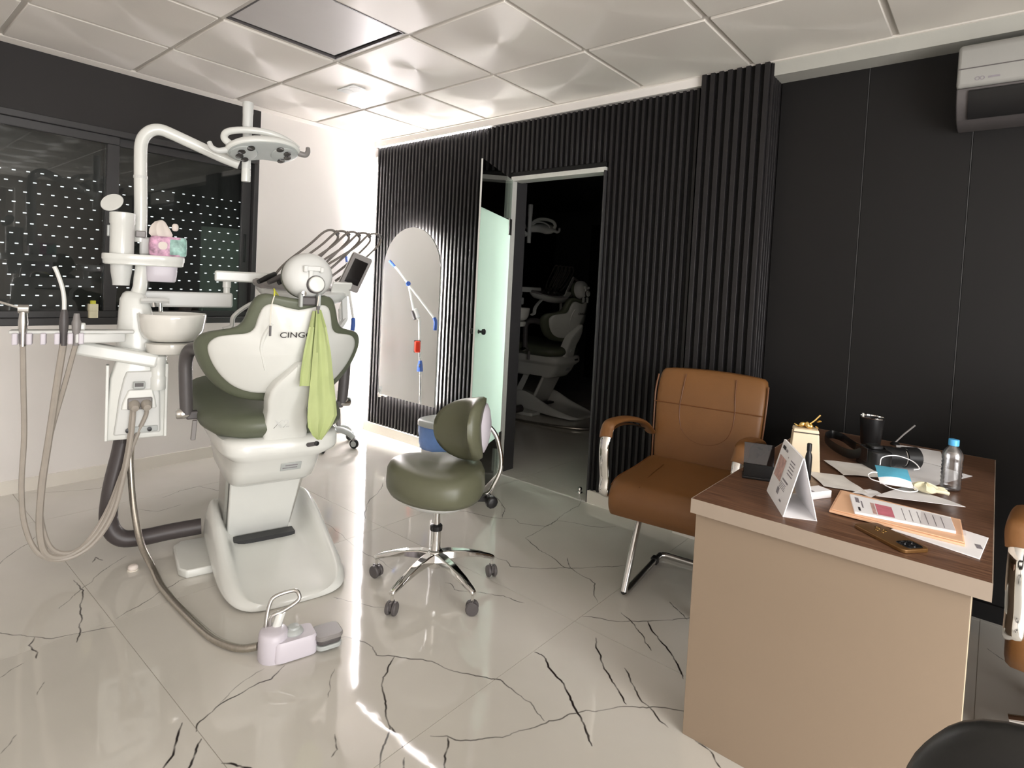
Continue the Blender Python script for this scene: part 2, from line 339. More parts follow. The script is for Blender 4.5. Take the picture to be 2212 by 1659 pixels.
class MB:
    def __init__(s): s.v = []; s.f = []
    def add(s, vs, fs):
        k = len(s.v); s.v += [tuple(x) for x in vs]; s.f += [tuple(i + k for i in f) for f in fs]; return s
    def box(s, c, d, rot=None, M=None):
        x, y, z = d[0] / 2, d[1] / 2, d[2] / 2
        vs = [Vector((sx * x, sy * y, sz * z)) for sz in (-1, 1) for sx, sy in ((-1, -1), (1, -1), (1, 1), (-1, 1))]
        if rot: m = Euler(rot).to_matrix(); vs = [m @ q for q in vs]
        vs = [q + Vector(c) for q in vs]
        if M: vs = [M @ q for q in vs]
        return s.add(vs, [(3, 2, 1, 0), (4, 5, 6, 7), (0, 1, 5, 4), (1, 2, 6, 5), (2, 3, 7, 6), (3, 0, 4, 7)])
    def tube(s, pts, r, n=10, smooth=6, cap=True, closed=False, flat=None, up=None):
        P = smooth_path(pts, smooth, closed); m = len(P)
        rr = r if callable(r) else (lambda t: r)
        T = []
        for i in range(m):
            if closed: t = P[(i + 1) % m] - P[(i - 1) % m]
            else: t = P[min(i + 1, m - 1)] - P[max(i - 1, 0)]
            T.append(t.normalized() if t.length > 1e-9 else Vector((0, 0, 1)))
        a = Vector(up) if up else (Vector((0, 0, 1)) if abs(T[0].z) < .9 else Vector((1, 0, 0)))
        N = (a - T[0] * a.dot(T[0])).normalized(); rings = []
        for i in range(m):
            N = (N - T[i] * N.dot(T[i])); N = N.normalized() if N.length > 1e-6 else T[i].orthogonal().normalized()
            B = T[i].cross(N); q = rr(i / max(1, m - 1)); fl = flat if flat else 1.
            rings.append([P[i] + N * math.cos(2 * math.pi * k / n) * q + B * math.sin(2 * math.pi * k / n) * q * fl for k in range(n)])
        return s.loft(rings, cap=cap and not closed, loop=closed)
    def loft(s, rings, cap=True, loop=False):
        n = len(rings[0]); m = len(rings); vs = [p for r in rings for p in r]; fs = []
        for i in range(m if loop else m - 1):
            j = (i + 1) % m
            for k in range(n):
                l = (k + 1) % n
                fs.append((i * n + k, i * n + l, j * n + l, j * n + k))
        if cap:
            fs.append(tuple(range(n - 1, -1, -1))); fs.append(tuple((m - 1) * n + k for k in range(n)))
        return s.add(vs, fs)
    def lathe(s, prof, c=(0, 0, 0), n=24, M=None, cap=True):
        rings = []
        for r, z in prof:
            q = [Vector((r * math.cos(2 * math.pi * k / n), r * math.sin(2 * math.pi * k / n), z)) for k in range(n)]
            if M: q = [M @ p for p in q]
            rings.append([p + Vector(c) for p in q])
        return s.loft(rings, cap)
    def prism(s, poly, z0, z1, M=None):
        a = [Vector((x, y, z0)) for x, y in poly]; b = [Vector((x, y, z1)) for x, y in poly]
        if M: a = [M @ p for p in a]; b = [M @ p for p in b]
        return s.loft([a, b])
    def ell(s, c, r, n=16, m=10, M=None, e=1.):
        rings = []
        def pw(v): return math.copysign(abs(v) ** e, v)
        for i in range(1, m):
            t = math.pi * i / m - math.pi / 2
            q = [Vector((r[0] * pw(math.cos(t)) * pw(math.cos(2 * math.pi * k / n)), r[1] * pw(math.cos(t)) * pw(math.sin(2 * math.pi * k / n)), r[2] * pw(math.sin(t)))) for k in range(n)]
            if M: q = [M @ p for p in q]
            rings.append([p + Vector(c) for p in q])
        return s.loft(rings)
    def sheet(s, grid, th):
        # grid: rows of points; thin sheet with thickness along z
        h, w_ = len(grid), len(grid[0]); vs = [Vector(p) for r in grid for p in r]; k = len(vs)
        vs2 = [p + Vector((0, 0, th)) for p in vs]; fs = []
        for i in range(h - 1):
            for j in range(w_ - 1):
                a, b, c, d = i * w_ + j, i * w_ + j + 1, (i + 1) * w_ + j + 1, (i + 1) * w_ + j
                fs.append((d, c, b, a)); fs.append((a + k, b + k, c + k, d + k))
        edge = [j for j in range(w_)] + [i * w_ + w_ - 1 for i in range(1, h)] + [(h - 1) * w_ + j for j in range(w_ - 2, -1, -1)] + [i * w_ for i in range(h - 2, 0, -1)]
        for a, b in zip(edge, edge[1:] + edge[:1]): fs.append((a, b, b + k, a + k))
        return s.add(vs + vs2, fs)
    def build(s, name, m, parent=None, smooth=False, bevel=0., seg=2, sub=0, angle=40):
        me = bpy.data.meshes.new(name); me.from_pydata(s.v, [], s.f); me.materials.append(m)
        bm = bmesh.new(); bm.from_mesh(me); bmesh.ops.recalc_face_normals(bm, faces=bm.faces); bm.to_mesh(me); bm.free()
        if smooth:
            for p in me.polygons: p.use_smooth = True
            if not sub: me.set_sharp_from_angle(angle=R(angle))
        o = bpy.data.objects.new(name, me); COL.objects.link(o)
        if parent: o.parent = parent
        if bevel:
            b = o.modifiers.new('bevel', 'BEVEL'); b.width = bevel; b.segments = seg; b.limit_method = 'ANGLE'; b.angle_limit = R(35)
            for p in me.polygons: p.use_smooth = True
            me.set_sharp_from_angle(angle=R(80))
        if sub:
            b = o.modifiers.new('sub', 'SUBSURF'); b.levels = b.render_levels = sub
        return o

def se_ring(cx, cy, a, b, z, n=28, e=.55):
    # superellipse ring in the xy plane
    out = []
    for k in range(n):
        t = 2 * math.pi * k / n; c, s = math.cos(t), math.sin(t)
        out.append(Vector((cx + a * math.copysign(abs(c) ** e, c), cy + b * math.copysign(abs(s) ** e, s), z)))
    return out
def rounded(w_, h, r, n=4):
    out = []
    for cx, cy, a0 in ((w_ / 2 - r, h / 2 - r, 0), (-w_ / 2 + r, h / 2 - r, 90), (-w_ / 2 + r, -h / 2 + r, 180), (w_ / 2 - r, -h / 2 + r, 270)):
        for k in range(n + 1):
            t = R(a0 + 90 * k / n); out.append((cx + r * math.cos(t), cy + r * math.sin(t)))
    return out
def thing(name, label, cat, loc=(0, 0, 0), rz=0., group=None, rot=None):
    o = bpy.data.objects.new(name, None); COL.objects.link(o); o.empty_display_size = .05
    o.location = loc; o.rotation_euler = rot if rot else (0, 0, rz); o['label'] = label; o['category'] = cat
    if group: o['group'] = group
    return o
def tag(o, label, cat, group=None):
    o['label'] = label; o['category'] = cat
    if group: o['group'] = group
    return o
def struct(o):
    o['kind'] = 'structure'; return o
def dup(root, loc, rz, label):
    def rec(o, par):
        c = o.copy(); COL.objects.link(c)
        if par: c.parent = par
        for ch in list(o.children): rec(ch, c)
        return c
    r = rec(root, None); r.location = loc; r.rotation_euler = (0, 0, rz); r['label'] = label
    return r
def axisM(p, d, up=(0, 0, 1)):
    # matrix whose local z runs along d at p
    z = Vector(d).normalized(); a = Vector(up)
    if abs(z.dot(a.normalized())) > .98: a = Vector((1, 0, 0))
    x = a.cross(z).normalized(); y = z.cross(x)
    return Matrix(((x.x, y.x, z.x, p[0]), (x.y, y.y, z.y, p[1]), (x.z, y.z, z.z, p[2]), (0, 0, 0, 1)))
def text(name, body, size, M, m, parent, ext=.0006):
    c = bpy.data.curves.new(name, 'FONT'); c.body = body; c.size = size; c.align_x = 'CENTER'; c.align_y = 'CENTER'; c.extrude = ext
    c.offset = 0.0
    t = bpy.data.objects.new(name, c); COL.objects.link(t)
    dg = bpy.context.evaluated_depsgraph_get(); me = bpy.data.meshes.new_from_object(t.evaluated_get(dg))
    bpy.data.objects.remove(t); me.materials.clear(); me.materials.append(m); me.transform(M)
    o = bpy.data.objects.new(name, me); COL.objects.link(o)
    if parent: o.parent = parent
    return o

# ------------------------------------------------------------------ the setting
H = 2.44
def wallbox(name, x0, x1, y0, y1, z0, z1, m, parent=None):
    o = MB().box(((x0 + x1) / 2, (y0 + y1) / 2, (z0 + z1) / 2), (x1 - x0, y1 - y0, z1 - z0)).build(name, m, parent)
    return o if parent else struct(o)

def tiled_floor(x0, x1, y0, y1):
    f = wallbox('floor', x0 - .1, x1 + .1, y0 - .1, y1 + .12, -.06, -.0015, GROUT)
    cache = {}
    xs = [.53 + 1.2 * k for k in range(-3, 7)]; ys = [-2.32 + 1.2 * k for k in range(-4, 7)]
    for a, b in zip(xs, xs[1:]):
        for c, d in zip(ys, ys[1:]):
            a1, b1, c1, d1 = max(a, x0), min(b, x1), max(c, y0), min(d, y1)
            if b1 - a1 < .03 or d1 - c1 < .03: continue
            k = (round(b1 - a1, 3), round(d1 - c1, 3))
            if k not in cache:
                o = MB().box((0, 0, -.005), (k[0] - .002, k[1] - .002, .010)).build('tile', FLOOR, f); cache[k] = o
            else:
                o = cache[k].copy(); COL.objects.link(o)
            o.parent = f; o.location = ((a1 + b1) / 2, (c1 + d1) / 2, 0)
    return f
tiled_floor(0, 6.3, -5.2, .12)
tiled_floor(-1.8, 3.3, .12, 4.3)

# ceiling: plaster border, recessed T grid and drop-edge tiles
ceil = wallbox('ceiling', -.1, 6.4, -5.3, .16, 2.462, 2.52, PLASTER)
wallbox('border', 0, .098, -5.2, -.008, 2.44, 2.462, PLASTER, ceil)
gx = [.0975 + .6 * k for k in range(11)]; gy = [-.0209 - .6 * k for k in range(9)]
wallbox('border', .098, 6.3, -.0209, -.008, 2.44, 2.462, PLASTER, ceil)
for x in gx: wallbox('grid_bar', x - .012, x + .012, -5.2, -.021, 2.4505, 2.4618, TBAR, ceil)
for y in gy[1:]: wallbox('grid_bar', .098, 6.3, y - .012, y + .012, 2.4500, 2.4618, TBAR, ceil)
tile0 = None
for i in range(10):
    for j in range(9):
        y1 = gy[j]; y0 = y1 - .6 if j < 8 else -5.2
        if (i, j) == (2, 2): continue
        if j == 8: continue
        cx, cy = gx[i] + .3, y1 - .3
        if tile0 is None:
            tile0 = MB().box((0, 0, .0085), (.577, .577, .017)).build('tile', CTILE, ceil, bevel=.004, seg=2); o = tile0
        else:
            o = tile0.copy(); COL.objects.link(o)
        o.parent = ceil; o.location = (cx, cy, 2.4405)
wallbox('border', .098, 6.3, -5.2, gy[8] - .012, 2.44, 2.462, PLASTER, ceil)

t = thing('ceiling_panel_light', 'unlit square light panel sunk into the ceiling grid among the tiles', 'light panel', (gx[2] + .3, gy[2] - .3, 2.4445))
MB().box((.013, -.013, .0095), (.545, .545, .005), rot=(R(.5), R(.5), 0)).build('diffuser', PANEL_OFF, t)
MB().box((0, 0, .0162), (.572, .572, .001)).build('gap_shade_plate', BLACK, t)  # black sheet that paints the shadow gaps beside the diffuser
fr = MB()
for s in (-1, 1):
    fr.box((s * .284, 0, .010), (.008, .576, .012)); fr.box((0, s * .284, .010), (.576, .008, .012))
fr.build('panel_frame', DGREY, t)
t = thing('twin_downlight', 'small white twin downlight plate set in a ceiling tile above the lamp', 'light', (gx[1] + .3, gy[1] - .3, 2.4399), 0)
b = MB()
b.prism([(x, y) for x, y in rounded(.17, .095, .012)], -.006, 0)
b.build('plate', WHITE2, t)
for s in (-1, 1): MB().lathe([(.026, -.0075), (.032, -.0075), (.034, -.0062), (.026, -.0062)], (s * .04, 0, 0), 20).build('ring', WHITE2, t); MB().lathe([(.0, -.0066), (.0262, -.0066), (.0262, -.0061), (0, -.0061)], (s * .04, 0, 0), 20).build('lens', INK_D, t)

# left (window) wall
WY0, WY1, WZ0, WZ1 = -3.6, -.99, .93, 2.10
wallbox('wall_left', -.16, 0, -5.3, .03, 0, WZ0, WHITE_WALL)
wallbox('wall_left', -.16, 0, WY1, .03, WZ0, H + .03, WHITE_WALL)
wallbox('wall_left', -.16, 0, -5.3, WY0, WZ0, H + .03, WHITE_WALL)
wallbox('trim_1', -.16, .001, WY0, WY1 - .0005, WZ1, H - .0005, DARK_WALL)
wallbox('baseboard_left', 0, .012, -5.2, -.02, 0.0, .075, BASEB)

# window with roller shutter
win = struct(bpy.data.objects.new('window_1', None)); COL.objects.link(win); win['label'] = 'dark framed sliding window with a closed roller shutter behind the glass'
def wp(name, x0, x1, y0, y1, z0, z1, m=FRAME, bev=.004): 
    return MB().box(((x0 + x1) / 2, (y0 + y1) / 2, (z0 + z1) / 2), (x1 - x0, y1 - y0, z1 - z0)).build(name, m, win, bevel=bev)
wp('window_frame', -.07, .004, WY0, WY1, WZ0, .972); wp('window_frame', -.07, .004, WY0, WY1, 2.062, WZ1)
wp('window_frame', -.07, .004, WY1 - .035, WY1, .972, 2.062); wp('window_frame', -.07, .004, WY0, WY0 + .035, .972, 2.062)
for (y0, y1, x) in ((-3.565, -1.845, -.022), (-1.915, -1.025, -.048)):
    wp('sash', x - .012, x + .012, y0, y1, .972, 1.012); wp('sash', x - .012, x + .012, y0, y1, 2.012, 2.062)
    wp('sash', x - .012, x + .012, y0, y0 + .065, 1.012, 2.012); wp('sash', x - .012, x + .012, y1 - .065, y1, 1.012, 2.012)
    MB().box((x, (y0 + y1) / 2, 1.512), (.006, y1 - y0 - .12, 1.0)).build('pane', GLASS, win)
wp('window_handle', -.036, -.028, -1.07, -1.055, 1.36, 1.56, BLACK, .002)
sm = None
for k in range(21):
    zb = 2.135 - .058 * k
    if zb < .9: break
    if sm is None:
        m_ = MB(); m_.box((0, 0, .0325), (.010, 2.66, .0515))
        n = 42
        for q in range(n): m_.box((0, -1.3125 + .0625 * q, .0035), (.008, .0450, .0072))
        sm = m_.build('shutter_slat', SHUT, win); o = sm
        sm_full = MB().box((0, 0, .029), (.010, 2.66, .0582)).build('shutter_slat', SHUT, win); sm_full.location = (-.115, -2.3, 2.135)
    else:
        o = sm.copy(); COL.objects.link(o); o.parent = win
    sh = [0, .014, .0, -.03, .006, .03, .012, -.02][k % 8]
    if k < 6:
        if k == 0: o = sm_full.copy(); COL.objects.link(o); o.parent = win
        o.data = sm_full.data; sh = 0
    o.location = (-.115, -2.3 + sh, zb)
sm_full.location = (-.115, -2.3, .935); sm.location = (-.115, -2.3, 2.135 - .058 * 20)
j = thing('sill_jar', 'small pale jar with yellow lid on the window frame', 'jar', (-.004, -1.965, .972))
MB().prism(rounded(.046, .046, .008), 0.0405, .083).build('body', GLOVE, j, bevel=.002)
MB().prism(rounded(.045, .045, .008), 0.0, .0405).build('base_part', GLOVE, j)
MB().lathe([(.014, .083), (.014, .1), (.012, .102), (0, .102)], (0, 0, 0), 16).build('lid', YELLOW, j)

# back wall (slats, doorway, column, black panels)
DX0, DX1, DZ = 1.55, 2.27, 2.02
wallbox('wall_back', -.1, DX0 - .005, .03, .14, 0, H + .02, WHITE_WALL)
wallbox('wall_back', DX1 + .005, 3.0, .03, .14, 0, H + .02, WHITE_WALL)
wallbox('wall_back', DX0 - .005, DX1 + .005, .03, .14, DZ, H + .02, WHITE_WALL)
wallbox('trim_2', 0.002, 2.838, -.008, .03, 2.394, 2.4625, WHITE_WALL)
wallbox('trim_3', 3.19, 6.3, -.008, .12, 2.375, 2.4625, TRIM_SHADED)
sb = thing('slat_cladding', 'black vertical slat cladding covering the wall around the doorway', 'wall panelling')
SX = .044
def sb_back(x0, x1, z0, z1): MB().box(((x0 + x1) / 2, .0225, (z0 + z1) / 2), (x1 - x0, .014, z1 - z0)).build('backing_board', SLAT_BACK, sb)
sb_back(SX, DX0 - .006, .076, 2.3855); sb_back(DX1 + .006, 2.838, .076, 2.3855); sb_back(DX0 - .006, DX1 + .006, DZ + .03, 2.3855)
PITCH = .0400; cache = {}
def slat(x, y0, y1, z0, z1, parent, wd=.0165):
    k = (round(z1 - z0, 3), round(y1 - y0, 3), wd)
    if k not in cache:
        cache[k] = MB().box((0, 0, 0), (wd, y1 - y0, z1 - z0)).build('slat', SLAT, parent, bevel=.002, seg=2); o = cache[k]
    else:
        o = cache[k].copy(); COL.objects.link(o)
    o.parent = parent; o.location = (x, (y0 + y1) / 2, (z0 + z1) / 2); return o
x = SX + .012
while x < 2.83:
    if DX0 - .014 < x < DX1 + .012: slat(x, -.004, .016, DZ + .032, 2.386, sb)
    else: slat(x, -.004, .016, .076, 2.386, sb)
    x += PITCH
col = thing('slat_column', 'black slatted column standing out between the slat wall and black panels', 'column')
MB().box((3.015, .05, 1.255), (.335, .14, 2.365)).build('core', SLAT_BACK, col)
for k in range(8): slat(2.8575 + k * .0450, -.040, -.0195, .076, 2.4375, col, .0245)
cs = None
for k in range(4):
    if cs is None: cs = MB().box((0, 0, 0), (.016, .0275, 2.36)).build('slat', SLAT, col, bevel=.0025); o = cs
    else: o = cs.copy(); COL.objects.link(o); o.parent = col
    o.location = (3.1905, -.0 + k * .036, 1.256)
wallbox('baseboard_back', 0.013, DX0 - .02, -.016, .015, 0, .075, BASEB)
wallbox('baseboard_back', DX1 + .004, 2.838, -.016, .015, 0, .075, BASEB)
wallbox('baseboard_back', 2.838, 3.205, -.044, .11, 0, .075, BASEB)
wallbox('baseboard_right', 3.205, 6.3, .105, .131, 0, .07, BLACK_PANEL)
wb = wallbox('wall_back', 3.0, 6.4, .13, .22, 0, H + .02, BLACK_PANEL)
px = [3.2, 3.585, 3.98, 4.38, 4.78, 5.18, 5.58, 5.98, 6.3]
for a, b_ in zip(px, px[1:]): MB().box(((a + b_) / 2, .124, 1.223), (b_ - a - .004, .012, 2.306)).build('panel', BLACK_PANEL, wb, bevel=.0015)
for a in px[1:-1]: MB().box((a, .1170, 1.222), (.0030, .002, 2.30)).build('joint_strip', SHUT2, wb)
# unseen sides of the room; added box round the area light keeps world light out
wallbox('wall_right', 6.3, 6.4, -5.3, -4.5, 0, H + .02, WHITE_WALL); wallbox('wall_right', 6.3, 6.4, -1.3, .2, 0, H + .02, WHITE_WALL)
wallbox('wall_right', 6.3, 6.4, -4.5, -1.3, 2.3, H + .02, WHITE_WALL)
wallbox('wall_front', -.1, 6.4, -5.3, -5.2, 0, H + .02, WHITE_WALL)
wallbox('wall_light_box', 7.6, 7.7, -4.7, -1.1, -.06, 2.6, WHITE_WALL); wallbox('wall_light_box', 6.4, 7.7, -4.7, -4.6, -.06, 2.6, WHITE_WALL)
wallbox('wall_light_box', 6.4, 7.7, -1.2, -1.1, -.06, 2.6, WHITE_WALL)
struct(wallbox('floor', 6.4, 7.7, -4.7, -1.1, -.06, 0, FLOOR)); wallbox('ceiling', 6.35, 7.7, -4.7, -1.1, 2.53, 2.6, PLASTER)
# the dark room behind the doorway
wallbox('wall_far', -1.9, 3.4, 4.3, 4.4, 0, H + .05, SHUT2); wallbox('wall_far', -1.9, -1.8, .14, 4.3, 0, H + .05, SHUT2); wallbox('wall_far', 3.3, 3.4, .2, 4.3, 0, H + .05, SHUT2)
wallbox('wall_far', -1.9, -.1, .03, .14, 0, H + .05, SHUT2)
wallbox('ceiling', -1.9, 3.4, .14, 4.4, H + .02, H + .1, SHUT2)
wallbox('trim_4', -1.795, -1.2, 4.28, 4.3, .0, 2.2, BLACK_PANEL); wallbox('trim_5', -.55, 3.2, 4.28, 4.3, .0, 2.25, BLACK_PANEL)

# glass door
d = struct(bpy.data.objects.new('door_1', None)); COL.objects.link(d); d['label'] = 'open frosted glass door leaf in an aluminium framed doorway'
def dp(name, c, s, m, rz=0, bev=.0): return MB().box(c, s, rot=(0, 0, rz) if rz else None).build(name, m, d, bevel=bev)
dp('frame_head', ((DX0 + DX1) / 2, .035, DZ - .014), (DX1 - DX0 + .01, .10, .028), ALU)
dp('frame_jamb', (DX0 - .004, .012, 1.0), (.016, .05, 2.0), ALU); dp('frame_jamb', (DX1 + .002, .035, 1.0), (.012, .10, 2.0), FRAME); dp('jamb_lining', (DX0 - .001, .092, 1.0), (.012, .107, 2.0), FRAME); dp('jamb_lining', (DX1 + .002, .115, 1.0), (.012, .06, 2.0), FRAME); dp('head_lining', ((DX0 + DX1) / 2, .116, DZ - .006), (DX1 - DX0, .06, .016), FRAME)
dp('door_lintel_edge', ((DX0 + DX1) / 2, .012, DZ + .0155), (DX1 - DX0, .034, .029), SLAT_BACK)
hd = Vector((DX0 + .010, -.024, 0)); dirv = Vector((1.832 - hd.x, -.608 - hd.y, 0)); Lf = dirv.length; dirv.normalize(); ang = math.atan2(dirv.y, dirv.x)
def leaf(name, s0, s1, z0, z1, m, th=.010, bev=0., off=0.):
    nrm = Vector((-dirv.y, dirv.x, 0))
    c = hd + dirv * (s0 + s1) / 2 + nrm * off
    return MB().box((c.x, c.y, (z0 + z1) / 2), (s1 - s0, th, z1 - z0), rot=(0, 0, ang)).build(name, m, d, bevel=bev)
leaf('clear_pane', .0, Lf, 1.7235, 1.995, GLASS_D); leaf('frosted_pane', .0, Lf, .275, 1.723, FROST); leaf('clear_pane', .0, Lf, .012, .2745, GLASS_D)
for z in (.24, 1.68): leaf('hinge', -.014, .05, z - .055, z + .055, BRUSHED, .022, .003)
leaf('pane_edge', Lf, Lf + .0015, .012, 1.995, ALU, .010)
for s in (-1, 1):
    nrm = Vector((-dirv.y, dirv.x, 0)) * s; c = hd + dirv * (Lf - .06)
    M = axisM((c.x + nrm.x * .005, c.y + nrm.y * .005, 1.012), nrm)
    MB().lathe([(.012, 0), (.012, .004), (.007, .006), (.007, .02), (.016, .024), (.018, .036), (.013, .042), (0, .042)], n=18, M=M).build('door_knob', BLACK, d, smooth=True)

# light strip in the corner, behind the end of the slats
t = thing('corner_led_strip', 'glowing white vertical light strip in the corner beside the slat wall', 'light strip', (.0180, .004, 0))
MB().box((0, 0, 1.17), (.024, .010, 2.17)).build('diffuser', LED, t)
MB().box((0, .0105, 1.20), (.028, .010, 2.24)).build('channel', ALU, t)
t = thing('top_led_strip', 'thin glowing white light strip along the top of the slat wall', 'light strip', (.68, .002, 2.390))
MB().box((0, 0, 0), (1.25, .010, .0065)).build('diffuser', LED_T, t)
MB().box((0, .008, 0), (1.25, .005, .0068)).build('channel', ALU, t)

# ------------------------------------------------------------------ dental chair (local x towards the feet, y to the patient's left)
CH_O, CH_A = (2.033, -1.791, 0), R(165)
def L(u, v, z): return Vector((u, .03 - v, z))
def interp(t, tab):
    for (a, p), (b, q) in zip(tab, tab[1:]):
        if t <= b: 
            s = max(0, min(1, (t - a) / (b - a))); return p + (q - p) * s
    return tab[-1][1]
def ur(z): return interp(z, [(.70, .235), (.76, .21), (.83, .172), (.90, .132), (.96, .104), (1.06, .078), (1.17, .06), (1.24, .055)])
HALF = [(0, 1.188), (.06, 1.196), (.115, 1.205), (.150, 1.188), (.170, 1.145), (.186, 1.095), (.212, 1.066), (.262, 1.052), (.310, 1.036), (.336, 1.005), (.338, .965), (.318, .905), (.282, .845), (.232, .795), (.165, .763), (.08, .752), (0, .750)]
OUT = smooth_path([(a, b, 0) for a, b in HALF], 3)
OUT = [(p.x, p.y) for p in OUT] + [(-p.x, p.y) for p in reversed(OUT[1:-1])]
def back_ring(s, du, zc=.965, wrap=1.55, outline=OUT, flat=0.):
    r = []
    for v, z in outline:
        vv, zz = v * s, zc + (z - zc) * s
        r.append(Vector((ur(zz) + wrap * vv * vv + du, vv, zz)))
    return r

def make_chair(label):
    t = thing('dental_chair', label, 'dental chair', CH_O, CH_A)
    # floor base
    secs = [(-.052, .10, .020, .018), (-.045, .17, .034, .028), (0, .215, .046, .036), (.10, .243, .072, .050), (.22, .250, .098, .060), (.34, .250, .142, .068), (.44, .250, .186, .072), (.54, .248, .214, .074), (.62, .244, .222, .17), (.70, .235, .21, .20), (.84, .20, .13, .12), (.92, .16, .06, .055), (.96, .1, .03, .028)]
    rings = []
    for u, hw, hf, hc in secs:
        inn = min(.172, hw * .76)
        rings.append([Vector((u, s_ * y, z)) for s_, y, z in ((-1, hw, 0), (-1, hw, hf * .45), (-1, hw - .012, hf * .78), (-1, hw - .028, hf), (-1, inn + .012, hf * .985), (-1, inn - .01, hc), (-1, .05, hc), (1, .05, hc), (1, inn - .01, hc), (1, inn + .012, hf * .985), (1, hw - .028, hf), (1, hw - .012, hf * .78), (1, hw, hf * .45), (1, hw, 0))])
    base = MB().loft(rings).build('base', WHITE, t, smooth=True, sub=2)
    MB().prism([(.36, .2), (.36, .335), (.40, .36), (.64, .36), (.68, .33), (.68, .2)], 0, .034).build('foot_plate', WHITE, t, bevel=.006)
    MB().box((.452, .03, .080), (.06, .29, .02)).build('slot', BLACK, t)
    # lifting arm
    a = MB(); n = 7
    rr = []
    for i in range(n):
        k = i / (n - 1); z = .075 + .345 * k; u0 = .500 - .165 * k; u1 = .80 - .20 * k; hw = .132 + .020 * k
        rr.append([Vector((u0, .030 - hw, z)), Vector((u1, .030 - hw, z)), Vector((u1, .030 + hw, z)), Vector((u0, .030 + hw, z))])
    a.loft(rr); a.build('lift_arm', WHITE, t, bevel=.006)
    for s in (-1, 1):
        rr = []
        for i in range(n):
            k = i / (n - 1); z = .085 + .31 * k; u0 = .53 - .165 * k; hw = .134 + .020 * k
            rr.append([Vector((u0, .03 + s * hw, z)), Vector((u0 + .16, .03 + s * hw, z)), Vector((u0 + .16, .03 + s * (hw + .012), z)), Vector((u0, .03 + s * (hw + .012), z))])
        MB().loft(rr).build('side_rail', BRUSHED, t)
    # seat pan
    pan = MB().loft([se_ring((u0 + u1) / 2, yc, (u1 - u0) / 2, hv, z, 44, .30) for z, u0, u1, hv, yc in ((.372, .36, .70, .12, .02), (.376, .30, .76, .165, .02), (.395, .265, .79, .178, .02), (.455, .215, .86, .186, .02), (.505, .19, .97, .190, .015), (.512, .182, 1.0, .20, .01), (.535, .168, 1.01, .238, .0), (.548, .163, 1.03, .245, 0), (.585, .168, 1.08, .247, 0), (.600, .178, 1.08, .244, 0), (.606, .21, 1.05, .21, 0))]).build('seat_pan', WHITE, t, smooth=True, angle=60)
    MB().box((.2065, -.030, .468), (.004, .085, .040), rot=(0, R(-27), R(0))).build('type_plate', LGREY, pan, bevel=.002)
    m = MB(); m.box((.2005, -.031, .475), (.002, .05, .004), rot=(0, R(-27), 0)); m.box((.2065, -.026, .463), (.002, .06, .003), rot=(0, R(-27), 0)); m.build('plate_print', INK, pan)
    M = axisM(L(.1655, .135, .565), (-1, -.12, 0)); k = MB(); k.prism([(x, y) for x, y in rounded(.052, .017, .0083)], -.004, .003, M); k.build('socket_cover', DGREY, pan)
    MB().lathe([(.010, -.002), (.010, .006), (0, .007)], n=14, M=axisM(L(.1655, .152, .567), (-1, -.12, 0))).build('switch', BLACK, pan)
    # seat cushion
    cs = MB().loft([[Vector((u, hv * math.copysign(abs(math.cos(q)) ** .6, math.cos(q)), zc + hz * math.copysign(abs(math.sin(q)) ** .75, math.sin(q)))) for q in [2 * math.pi * k / 28 for k in range(28)]] for u, zc, hz, hv in ((.170, .655, .015, .09), (.18, .655, .032, .15), (.215, .650, .052, .21), (.30, .650, .066, .268), (.42, .655, .072, .298), (.60, .668, .075, .308), (.80, .682, .074, .305), (.98, .688, .072, .29), (1.12, .665, .066, .268), (1.3, .58, .055, .25), (1.5, .46, .045, .225), (1.60, .40, .032, .18), (1.63, .385, .012, .1))]).build('seat_cushion', OLIVE, t, smooth=True, angle=80)
    # backrest
    pad = MB().loft([back_ring(.70, .010), back_ring(.92, .002), back_ring(.975, .004), back_ring(1.0, .016), back_ring(1.004, .034), back_ring(.985, .052), back_ring(.93, .062), back_ring(.7, .062), back_ring(.35, .055), back_ring(.05, .055)]).build('backrest_cushion', OLIVE, t, smooth=True, angle=80)
    SH = []
    for v, z in OUT:
        k = math.hypot(v, z - .965); s = max(.2, (k - .042) / k)
        vv, zz = v * s, .965 + (z - .965) * s
        if zz < .79: zz = .79 + (zz - .79) * .4
        SH.append((vv, zz))
    shell = MB().loft([back_ring(1.0, .010, outline=SH), back_ring(1.0, -.004, outline=SH), back_ring(.985, -.010, outline=SH), back_ring(.94, -.013, outline=SH), back_ring(.6, -.020, outline=SH), back_ring(.3, -.026, outline=SH), back_ring(.04, -.028, outline=SH)]).build('back_shell', WHITE, t, smooth=True, angle=80)
    # moulded ridges and lettering on the shell
    def on_shell(v, z, du=-.028): return Vector((ur(z) + 1.55 * v * v + du, -v, z))
    MB().tube([on_shell(-.095, 1.09, -.012), on_shell(-.118, 1.04, -.013), on_shell(-.125, .99, -.014), on_shell(-.112, .94, -.013), on_shell(-.10, .90, -.012)], .009, 8).build('moulded_ridge', WHITE, shell, smooth=True)
    x = Vector((0, -1, 0)); zz = Vector((-.22, 0, 1)).normalized(); nn = x.cross(zz)
    p = on_shell(.004, 1.045, -.0315)
    M = Matrix(((x.x, zz.x, nn.x, p.x), (x.y, zz.y, nn.y, p.y), (x.z, zz.z, nn.z, p.z), (0, 0, 0, 1)))
    M = M @ Matrix.Diagonal((1.25, 1, 1, 1)) @ Matrix.Shear('XZ', 4, (0, 0)) 
    text('lettering', 'CINGOL', .032, M, INK_D, shell)
